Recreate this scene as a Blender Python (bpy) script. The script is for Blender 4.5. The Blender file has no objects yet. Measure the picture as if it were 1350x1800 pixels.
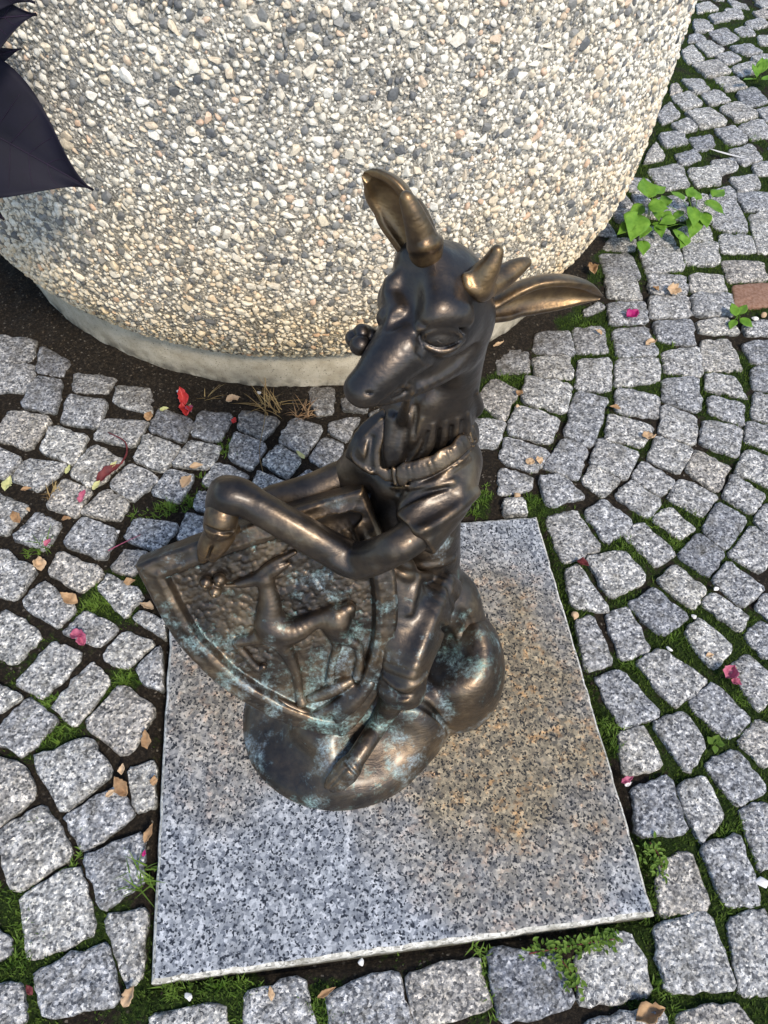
import bpy, math, random
import numpy as np
from mathutils import Matrix, Vector

# ------------------------------------------------------------------ camera, sky, sun, exposure
S = bpy.context.scene
CAM = np.array([-0.1224, -0.5116, 1.3434]); YAW, PITCH, ROLL = 0.18697, 0.94228, -0.08112
FPX, PCX, PCY = 1300.0, 675.0, 900.0            # focal length and centre in photograph pixels (1350 x 1800)
_fw = np.array([math.sin(YAW)*math.cos(PITCH), math.cos(YAW)*math.cos(PITCH), -math.sin(PITCH)])
_ri = np.array([math.cos(YAW), -math.sin(YAW), 0.0]); _dn = np.cross(_fw, _ri)
RM = np.array([math.cos(ROLL)*_ri+math.sin(ROLL)*_dn, -math.sin(ROLL)*_ri+math.cos(ROLL)*_dn, _fw])
cd = bpy.data.cameras.new('camera'); cam = bpy.data.objects.new('camera', cd); S.collection.objects.link(cam)
cd.sensor_fit = 'HORIZONTAL'; cd.sensor_width = 36.0; cd.lens = FPX/1350*36.0
cd.clip_start = 0.02; cd.clip_end = 500
M3 = np.array([RM[0], -RM[1], -RM[2]]).T
cam.matrix_world = Matrix([[*M3[i], CAM[i]] for i in range(3)]+[[0, 0, 0, 1]])
S.camera = cam

SUN_AZ = (0.42, -0.90); SUN_EL = math.radians(48)
w = bpy.data.worlds.new('World'); S.world = w; w.use_nodes = True
wn = w.node_tree.nodes; wl = w.node_tree.links
sky = wn.new('ShaderNodeTexSky'); sky.sky_type = 'NISHITA'; sky.sun_disc = False
sky.sun_elevation = SUN_EL; sky.sun_rotation = math.atan2(SUN_AZ[0], SUN_AZ[1])
sky.dust_density = 0.8; sky.ozone_density = 1.6; sky.air_density = 1.0
wn['Background'].inputs['Strength'].default_value = 0.15
wl.new(sky.outputs[0], wn['Background'].inputs['Color'])
sd = bpy.data.lights.new('sun', 'SUN'); sun = bpy.data.objects.new('sun', sd); S.collection.objects.link(sun)
sd.energy = 2.3; sd.angle = math.radians(11.0); sd.color = (1.0, 0.90, 0.76)
_a = np.array(SUN_AZ)/np.hypot(*SUN_AZ)
sv = Vector((_a[0]*math.cos(SUN_EL), _a[1]*math.cos(SUN_EL), math.sin(SUN_EL)))
sun.rotation_euler = sv.to_track_quat('Z', 'Y').to_euler()
S.view_settings.view_transform = 'Standard'; S.view_settings.look = 'None'
S.view_settings.exposure = 0.60; S.view_settings.gamma = 1.0; S.view_settings.use_curve_mapping = False

# ------------------------------------------------------------------ helpers
rng = np.random.default_rng(7); random.seed(7)
def ray(px, py):
    return RM.T @ np.array([(px-PCX)/FPX, (py-PCY)/FPX, 1.0])
def onz(px, py, z=0.0):
    d = ray(px, py); return CAM + (z-CAM[2])/d[2]*d
def at(px, py, Y):
    d = ray(px, py); return CAM + (Y-CAM[1])/d[1]*d
def onplane(px, py, P, n, off=0.0):
    d = ray(px, py); return CAM + ((np.asarray(P)-CAM)@n+off)/(d@n)*d
def project(X):
    q = (np.atleast_2d(X)-CAM) @ RM.T
    return np.c_[PCX+FPX*q[:, 0]/q[:, 2], PCY+FPX*q[:, 1]/q[:, 2]]
def link(o, parent=None):
    S.collection.objects.link(o)
    if parent is not None:
        o.parent = parent
    return o
def tag(o, label=None, cat=None, group=None, kind=None):
    if label: o['label'] = label
    if cat: o['category'] = cat
    if group: o['group'] = group
    if kind: o['kind'] = kind
    return o
def empty(name, loc):
    o = bpy.data.objects.new(name, None); o.location = loc; o.empty_display_size = 0.05
    return link(o)
def mesh_np(name, V, F, mat, parent=None, smooth=True, origin=None, flat_mask=None):
    """V (n,3) world coords, F list/array of faces; the object's origin is put at `origin` and parented keeping place."""
    V = np.asarray(V, float)
    if origin is None: origin = np.zeros(3)
    po = np.zeros(3); a = parent
    while a is not None: po = po+np.array(a.location); a = a.parent
    me = bpy.data.meshes.new(name)
    if isinstance(F, np.ndarray):
        n, k = F.shape
        me.vertices.add(len(V)); me.vertices.foreach_set('co', (V-origin).astype(np.float32).ravel())
        me.loops.add(n*k); me.loops.foreach_set('vertex_index', F.astype(np.int32).ravel())
        me.polygons.add(n); me.polygons.foreach_set('loop_start', np.arange(0, n*k, k, dtype=np.int32))
        me.update(calc_edges=True)
    else:
        me.from_pydata((V-origin).tolist(), [], F); me.update()
    if smooth: me.polygons.foreach_set('use_smooth', np.ones(len(me.polygons), bool))
    if mat: me.materials.append(mat)
    o = bpy.data.objects.new(name, me)
    link(o, parent); o.location = Vector(np.asarray(origin)-po)
    return o

# value noise in numpy
def _hash(i, j, s):
    h = (i.astype(np.int64)*374761393 + j.astype(np.int64)*668265263 + s*1442695041) & 0xffffffff
    h = ((h ^ (h >> 13))*1274126177) & 0xffffffff
    return ((h ^ (h >> 16)) & 0xffff)/65535.0
def vnoise(x, y, s=0):
    x = np.asarray(x, float); y = np.asarray(y, float)
    i = np.floor(x); j = np.floor(y); u = x-i; v = y-j
    u = u*u*(3-2*u); v = v*v*(3-2*v)
    a = _hash(i, j, s); b = _hash(i+1, j, s); c = _hash(i, j+1, s); d = _hash(i+1, j+1, s)
    return (a*(1-u)+b*u)*(1-v)+(c*(1-u)+d*u)*v
def fbm(x, y, s=0, o=3):
    t = 0; a = 0.5; n = 0
    for k in range(o):
        t = t+a*vnoise(np.asarray(x)*2**k, np.asarray(y)*2**k, s+k*17); n += a; a *= 0.5
    return t/n

# ------------------------------------------------------------------ materials
class NT:
    def __init__(s, name):
        s.m = bpy.data.materials.new(name); s.m.use_nodes = True
        s.t = s.m.node_tree; s.b = s.t.nodes['Principled BSDF']; s.out = s.t.nodes['Material Output']
    def n(s, typ, ins=None, **kw):
        nd = s.t.nodes.new('ShaderNode'+typ)
        for k, v in kw.items(): setattr(nd, k, v)
        for k, v in (ins or {}).items(): s.put(nd.inputs[k], v)
        return nd
    def put(s, sock, v):
        if isinstance(v, bpy.types.NodeSocket): s.t.links.new(v, sock)
        elif isinstance(v, (tuple, list)) and len(v) == 3 and sock.type == 'RGBA': sock.default_value = (*v, 1)
        else: sock.default_value = v
    def pos(s): return s.n('NewGeometry').outputs['Position']
    def noise(s, scale, detail=3, rough=0.5, vec=None, dist=0.0, out=0):
        nd = s.n('TexNoise', {'Scale': scale, 'Detail': detail, 'Roughness': rough, 'Distortion': dist})
        s.put(nd.inputs['Vector'], vec if vec is not None else s.pos()); return nd.outputs[out]
    def vor(s, scale, vec=None, feature='F1', out='Color', rnd=1.0):
        nd = s.n('TexVoronoi', {'Scale': scale, 'Randomness': rnd}, feature=feature)
        s.put(nd.inputs['Vector'], vec if vec is not None else s.pos()); return nd.outputs[out]
    def ramp(s, fac, stops, interp='LINEAR'):
        nd = s.n('ValToRGB'); cr = nd.color_ramp; cr.interpolation = interp
        while len(cr.elements) < len(stops): cr.elements.new(0.5)
        for e, (p, c) in zip(cr.elements, stops):
            e.position = p; e.color = (*c, 1) if isinstance(c, (tuple, list)) else (c, c, c, 1)
        s.put(nd.inputs[0], fac); return nd.outputs[0]
    def mix(s, f, a, b, mode='MIX'):
        nd = s.n('MixRGB', blend_type=mode)
        s.put(nd.inputs[0], f); s.put(nd.inputs[1], a); s.put(nd.inputs[2], b); return nd.outputs[0]
    def math(s, op, a, b=0.0, clamp=False):
        nd = s.n('Math', operation=op, use_clamp=clamp); s.put(nd.inputs[0], a); s.put(nd.inputs[1], b); return nd.outputs[0]
    def mapr(s, v, a, b, c=0.0, d=1.0):
        nd = s.n('MapRange', {'From Min': a, 'From Max': b, 'To Min': c, 'To Max': d}); s.put(nd.inputs[0], v); return nd.outputs[0]
    def sep(s, v):
        nd = s.n('SeparateXYZ'); s.put(nd.inputs[0], v); return nd.outputs
    def warp(s, scale, amt, vec=None):
        vec = vec if vec is not None else s.pos()
        c = s.noise(scale, 2, out=1, vec=vec)
        v = s.n('VectorMath', operation='SUBTRACT'); s.put(v.inputs[0], c); v.inputs[1].default_value = (.5, .5, .5)
        v2 = s.n('VectorMath', operation='SCALE'); s.put(v2.inputs[0], v.outputs[0]); v2.inputs['Scale'].default_value = amt
        v3 = s.n('VectorMath', operation='ADD'); s.put(v3.inputs[0], vec); s.put(v3.inputs[1], v2.outputs[0]); return v3.outputs[0]
    def bump(s, h, strength=0.5, dist=0.002, normal=None):
        nd = s.n('Bump', {'Strength': strength, 'Distance': dist}); s.put(nd.inputs['Height'], h)
        if normal is not None: s.put(nd.inputs['Normal'], normal)
        return nd.outputs[0]
    def done(s, color=None, rough=None, metal=None, normal=None, **kw):
        if color is not None: s.put(s.b.inputs['Base Color'], color)
        if rough is not None: s.put(s.b.inputs['Roughness'], rough)
        if metal is not None: s.put(s.b.inputs['Metallic'], metal)
        if normal is not None: s.put(s.b.inputs['Normal'], normal)
        for k, v in kw.items(): s.put(s.b.inputs[k], v)
        return s.m

def mat_cobble(name, per_island=False):
    t = NT(name)
    rnd = t.n('NewGeometry').outputs['Random Per Island'] if per_island else t.n('ObjectInfo').outputs['Random']
    wv = t.warp(420, 0.004)
    cr = t.sep(t.vor(260, wv))[0]
    col = t.ramp(cr, [(0.0, (.06, .063, .07)), (.18, (.15, .155, .165)), (.42, (.275, .28, .29)), (.75, (.385, .385, .385)), (1, (.66, .645, .61))])
    big = t.noise(75, 6, .72)
    col = t.mix(1.0, col, t.ramp(big, [(.35, .50), (.5, 1.12), (.64, 1.95)]), 'MULTIPLY')
    col = t.mix(1.0, col, t.ramp(rnd, [(0, (.66, .67, .70)), (.12, (.95, .95, .95)), (.3, (1.02, 1.0, .97)), (.6, (1.14, 1.11, 1.05)), (.85, (1.30, 1.26, 1.16)), (1, (1.06, .97, .85))]), 'MULTIPLY')
    dirt = t.ramp(t.noise(22, 4, .6), [(.48, 0.0), (.72, 1.0)])
    col = t.mix(t.math('MULTIPLY', dirt, 0.45), col, (.12, .105, .07))
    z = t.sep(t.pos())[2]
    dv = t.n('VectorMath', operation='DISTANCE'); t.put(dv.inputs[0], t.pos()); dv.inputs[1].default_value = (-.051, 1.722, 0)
    dust_shade = t.math('ADD', t.mapr(dv.outputs['Value'], .90, 1.22, .85, -.35), t.math('MULTIPLY', t.math('SUBTRACT', t.noise(26, 5, .7), .5), 1.3), True)  # soil dust by the planter; the overhanging plant's shade is painted in too
    col = t.mix(t.math('MULTIPLY', dust_shade, .85), col, t.ramp(t.noise(180, 4, .7), [(.35, (.022, .017, .012)), (.65, (.10, .08, .058))]))
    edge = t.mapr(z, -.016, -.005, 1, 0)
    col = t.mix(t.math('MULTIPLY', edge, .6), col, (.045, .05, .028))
    h = t.math('ADD', t.noise(170, 5, .7), t.math('MULTIPLY', t.noise(60, 4, .65), 2.0))
    return t.done(col, 0.8, 0, t.bump(h, .95, .0045), **{'Specular IOR Level': .35})
def mat_slab():
    t = NT('polished_granite'); wv = t.warp(230, 0.006)
    cr = t.math('ADD', t.math('MULTIPLY', t.sep(t.vor(175, wv))[0], .62), t.math('MULTIPLY', t.noise(330, 4, .7), .42)); cr2 = t.sep(t.vor(330, t.warp(300, .004)))[1]
    col = t.ramp(cr, [(0.12, (.085, .095, .112)), (.32, (.19, .203, .225)), (.5, (.29, .305, .32)), (.68, (.40, .415, .43)), (.88, (.64, .65, .66))])
    col = t.mix(t.ramp(cr2, [(.79, 0.0), (.83, 1.0)]), col, (.022, .025, .032))
    col = t.mix(1.0, col, t.ramp(t.noise(28, 3, .6), [(.3, .72), (.7, 1.18)]), 'MULTIPLY')
    # right patch: rust and soil stain washed off the sculpture, with an edge of its own
    P = t.sep(t.pos())
    sx = t.math('SUBTRACT', P[0], .21); sy = t.math('SUBTRACT', P[1], -.05)
    r2 = t.math('ADD', t.math('MULTIPLY', t.math('MULTIPLY', sx, sx), 11.0), t.math('MULTIPLY', t.math('MULTIPLY', sy, sy), 6.5))
    m = t.mapr(t.math('ADD', r2, t.math('MULTIPLY', t.noise(9, 4, .6), 1.3)), 1.75, .85)
    sx2 = t.math('SUBTRACT', P[0], -.30); sy2 = t.math('SUBTRACT', P[1], .05)
    r3 = t.math('ADD', t.math('MULTIPLY', t.math('MULTIPLY', sx2, sx2), 30.0), t.math('MULTIPLY', t.math('MULTIPLY', sy2, sy2), 9.0))
    m2 = t.math('MULTIPLY', t.mapr(t.math('ADD', r3, t.math('MULTIPLY', t.noise(11, 4, .6), 1.2)), 1.3, .5), .75)  # left patch: the shield's shade painted on the slab in stain tones
    m = t.math('MAXIMUM', m, m2, True)
    st = t.ramp(t.noise(45, 4, .65), [(.3, (.48, .37, .24)), (.52, (.88, .70, .44)), (.66, (1.15, .66, .28))])
    col = t.mix(t.math('MULTIPLY', m, 1.0), col, t.mix(1.0, col, st, 'MULTIPLY'))
    rgh = t.math('ADD', t.math('MULTIPLY', m, .2), t.ramp(cr, [(0, .30), (1, .42)]))
    return t.done(col, rgh, 0, t.bump(t.noise(260, 3), .12, .001), **{'Specular IOR Level': .45})
def mat_slab_edge():
    t = NT('sawn_granite_edge')
    col = t.ramp(t.sep(t.vor(230, t.warp(230, .005)))[0], [(0, (.16, .155, .14)), (.2, (.42, .40, .35)), (.7, (.60, .575, .51)), (1, (.74, .72, .66))])
    col = t.mix(t.ramp(t.noise(20, 4, .65), [(.5, 0.0), (.72, .8)]), col, (.16, .15, .11))
    z = t.sep(t.pos())[2]; col = t.mix(t.mapr(z, -.002, -.018, 0, .8), col, (.07, .07, .045))
    return t.done(col, .8, 0, t.bump(t.noise(240, 4, .7), .5, .002))
def mat_ground():
    t = NT('soil_and_moss')
    soil = t.ramp(t.noise(150, 5, .7), [(.3, (.005, .0042, .0035)), (.52, (.020, .015, .010)), (.66, (.050, .038, .025)), (.78, (.11, .088, .06))])
    soil = t.mix(t.ramp(t.sep(t.vor(260))[0], [(.985, 0.0), (.995, 1.0)]), soil, (.16, .14, .11))
    moss = t.ramp(t.noise(220, 4, .7), [(.3, (.004, .008, .0015)), (.52, (.018, .034, .005)), (.74, (.07, .105, .018))])
    a = t.n('Attribute', attribute_name='moss').outputs['Fac']
    col = t.mix(t.ramp(t.math('ADD', a, t.math('MULTIPLY', t.math('SUBTRACT', t.noise(90, 3), .5), .5)), [(.42, 0.0), (.55, 1.0)]), soil, moss)
    # far out, beyond the modelled stones, setts drawn by the material
    P = t.pos(); d = t.vor(9.5, P, 'DISTANCE_TO_EDGE', 'Distance', .6); c = t.sep(t.vor(9.5, P, rnd=.6))[0]
    stone = t.mix(1.0, t.ramp(t.noise(80, 4, .65), [(.3, .12), (.7, .42)]), t.ramp(c, [(0, .75), (1, 1.1)]), 'MULTIPLY')
    far = t.mix(t.ramp(d, [(.05, 0.0), (.09, 1.0)]), col, stone)
    fm = t.n('Attribute', attribute_name='far').outputs['Fac']
    col = t.mix(fm, col, far)
    return t.done(col, .95, 0, t.bump(t.noise(330, 4, .7), .9, .004), **{'Specular IOR Level': .2})
PEB = [(0, (.64, .58, .47)), (.20, (.80, .76, .66)), (.45, (.86, .82, .72)), (.64, (.78, .69, .53)), (.76, (.70, .58, .43)), (.80, (.68, .48, .34)),
       (.81, (.34, .33, .30)), (.88, (.20, .20, .195)), (.95, (.12, .125, .13)), (1, (.30, .30, .28))]
def mat_pebble(name, per_island):
    t = NT(name)
    rnd = t.n('NewGeometry').outputs['Random Per Island'] if per_island else t.n('ObjectInfo').outputs['Random']
    col = t.ramp(rnd, PEB)
    col = t.mix(1.0, col, t.ramp(t.noise(190, 4, .6), [(.3, .74), (.65, 1.08)]), 'MULTIPLY')
    col = stain_low(t, col)
    return t.done(col, .5, 0, t.bump(t.noise(330, 3, .6), .35, .0012), **{'Specular IOR Level': .4})
def stain_low(t, col):
    z = t.sep(t.pos())[2]
    m = t.math('ADD', t.mapr(z, .72, .08, -.18, 1.0), t.math('MULTIPLY', t.math('SUBTRACT', t.noise(5, 4, .6), .5), 1.1), True)
    return t.mix(m, col, t.mix(1.0, col, (.98, .83, .60), 'MULTIPLY'))
def mat_cement():
    t = NT('aggregate_mortar')
    cr = t.sep(t.vor(270, t.warp(300, .003)))[0]
    col = t.ramp(cr, [(0, (.20, .19, .165)), (.4, (.38, .355, .30)), (.7, (.54, .50, .42)), (1, (.76, .71, .61))])
    col = t.mix(1.0, col, t.ramp(t.noise(14, 4, .6), [(.3, .62), (.7, 1.1)]), 'MULTIPLY')
    col = stain_low(t, col)
    return t.done(col, .9, 0, t.bump(t.math('ADD', t.noise(240, 5, .7), t.vor(200, out='Distance')), .9, .004))
def mat_concrete():
    t = NT('plain_concrete')
    col = t.ramp(t.noise(16, 5, .65), [(.3, (.36, .30, .205)), (.55, (.54, .47, .345)), (.72, (.63, .56, .43))])
    col = t.mix(t.ramp(t.noise(260, 3, .6), [(.60, 0.0), (.70, 1.0)]), col, (.10, .09, .07))
    z = t.sep(t.pos())[2]
    col = t.mix(t.math('MULTIPLY', t.mapr(z, .05, .0, 0, 1), t.ramp(t.noise(30, 4), [(.4, 0.0), (.6, .9)])), col, (.10, .085, .06))
    return t.done(col, .92, 0, t.bump(t.noise(200, 5, .7), .6, .003))
def mat_bronze(name, worn=0.0, green=1.0, dark=0.0, gshift=0.0, stroke=0.45):
    t = NT(name)
    n1 = t.noise(13, 4, .6); n2 = t.noise(75, 4, .65)
    col = t.ramp(n1, [(.30, (.026, .024, .025)), (.45, (.058, .048, .040)), (.58, (.104, .078, .055)), (.72, (.21, .158, .103))])
    if dark: col = t.mix(dark, col, (.042, .042, .046))
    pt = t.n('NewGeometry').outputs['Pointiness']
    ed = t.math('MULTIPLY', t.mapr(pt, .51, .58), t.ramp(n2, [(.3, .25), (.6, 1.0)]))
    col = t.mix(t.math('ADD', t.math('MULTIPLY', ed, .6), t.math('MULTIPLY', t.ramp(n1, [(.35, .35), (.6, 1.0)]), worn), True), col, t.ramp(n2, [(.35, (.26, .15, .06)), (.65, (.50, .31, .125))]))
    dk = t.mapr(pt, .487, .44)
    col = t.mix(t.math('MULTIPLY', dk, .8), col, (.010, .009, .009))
    z = t.sep(t.pos())[2]
    low = t.mapr(z, .52, .15, 0, 1)
    g = t.math('ADD', t.noise(17, 6, .72), t.math('MULTIPLY', dk, .14))
    g = t.math('ADD', g, t.math('ADD', t.math('MULTIPLY', low, .13), gshift))
    gm = t.math('MULTIPLY', t.ramp(g, [(.64, 0.0), (.80, 1.0)]), green, True)
    gm = t.math('MULTIPLY', gm, t.ramp(t.noise(210, 5, .75), [(.36, .0), (.60, 1.0)]))
    gm = t.math('MULTIPLY', gm, t.mapr(low, .0, .25))
    col = t.mix(t.math('MULTIPLY', gm, .9), col, t.ramp(t.noise(9, 3), [(.38, (.24, .44, .39)), (.52, (.34, .50, .49)), (.66, (.38, .48, .54))]))
    met = t.math('SUBTRACT', .90, t.math('MULTIPLY', gm, .85))
    rg = t.math('ADD', t.ramp(n2, [(.3, .34 - worn*.05), (.7, .52)]), t.math('MULTIPLY', gm, .3))
    h = t.math('ADD', t.noise(38, 3, .5), t.math('MULTIPLY', t.noise(200, 4, .6), .35))
    if stroke:
        mp = t.n('Mapping'); t.put(mp.inputs[0], t.warp(12, .05)); mp.inputs['Scale'].default_value = (.35, .5, 2.2)
        h = t.math('ADD', h, t.math('MULTIPLY', t.noise(110, 4, .6, vec=mp.outputs[0]), stroke))
    return t.done(col, rg, met, t.bump(h, .27, .004), **{'Coat Weight': .25, 'Coat Roughness': .22})
def mat_simple(name, c1, c2, scale=60, rough=.6, bump=.3, sub=0.0, coat=0.0, trans=0.0):
    t = NT(name)
    col = t.ramp(t.noise(scale, 4, .6), [(.32, c1), (.68, c2)])
    kw = {'Specular IOR Level': .25}
    m = t.done(col, rough, 0, t.bump(t.noise(scale*3, 3), bump, .001), **kw)
    if trans:
        tr = t.n('BsdfTranslucent'); t.put(tr.inputs['Color'], col)
        mx = t.n('MixShader', {0: trans}); t.put(mx.inputs[1], t.b.outputs[0]); t.put(mx.inputs[2], tr.outputs[0])
        t.t.links.new(mx.outputs[0], t.out.inputs['Surface'])
    return m
MT = {
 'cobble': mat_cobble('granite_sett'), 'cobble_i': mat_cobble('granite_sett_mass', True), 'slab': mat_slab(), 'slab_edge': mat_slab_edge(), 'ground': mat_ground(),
 'peb': mat_pebble('aggregate_pebble', False), 'peb_i': mat_pebble('aggregate_pebble_mass', True), 'cement': mat_cement(), 'concrete': mat_concrete(),
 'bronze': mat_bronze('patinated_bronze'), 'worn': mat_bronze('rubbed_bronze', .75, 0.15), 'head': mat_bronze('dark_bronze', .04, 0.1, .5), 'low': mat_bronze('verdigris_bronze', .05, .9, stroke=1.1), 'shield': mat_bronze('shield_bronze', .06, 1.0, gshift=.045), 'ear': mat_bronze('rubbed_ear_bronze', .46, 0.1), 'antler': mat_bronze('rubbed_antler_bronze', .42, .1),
 'moss': mat_simple('moss_green', (.030, .060, .008), (.11, .17, .025), 40, .9, .2, trans=.25),
 'grass': mat_simple('grass_green', (.06, .125, .012), (.20, .31, .05), 25, .6, .1, trans=.3),
 'dry': mat_simple('dry_straw', (.20, .12, .05), (.38, .28, .12), 30, .8, .2),
 'weed': mat_simple('weed_leaf_green', (.11, .25, .022), (.23, .42, .05), 40, .5, .3, trans=.3),
 'leaf': mat_simple('dry_leaf_brown', (.22, .12, .055), (.50, .32, .17), 45, .7, .4),
 'tan': mat_simple('dry_leaf_tan', (.42, .28, .16), (.66, .47, .29), 45, .7, .4),
 'ylw': mat_simple('pale_yellow_leaf', (.40, .42, .18), (.58, .55, .26), 60, .6, .3),
 'pink': mat_simple('pink_petal', (.36, .05, .12), (.62, .20, .28), 70, .5, .3, trans=.2),
 'mag': mat_simple('magenta_petal', (.30, .008, .10), (.42, .02, .16), 70, .5, .3),
 'red': mat_simple('red_petal', (.34, .012, .016), (.52, .06, .05), 70, .45, .3),
 'dred': mat_simple('dark_red_leaf', (.085, .015, .018), (.19, .04, .04), 60, .6, .3),
 'white': mat_simple('white_chip', (.70, .66, .60), (.85, .83, .80), 90, .6, .3),
 'purple': mat_simple('purple_black_leaf', (.0035, .003, .008), (.008, .0065, .016), 12, .7, .3),
 'vein': mat_simple('purple_leaf_vein', (.010, .006, .016), (.022, .012, .030), 30, .6, .2),
 'crumb': mat_simple('soil_crumb', (.016, .012, .008), (.085, .066, .046), 120, .95, .6),
 'planting': mat_simple('potting_soil', (.012, .009, .006), (.05, .038, .025), 90, .95, .9),
 'rust': mat_simple('reddish_brown_sett', (.20, .10, .06), (.34, .21, .15), 120, .85, .9),
}
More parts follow.
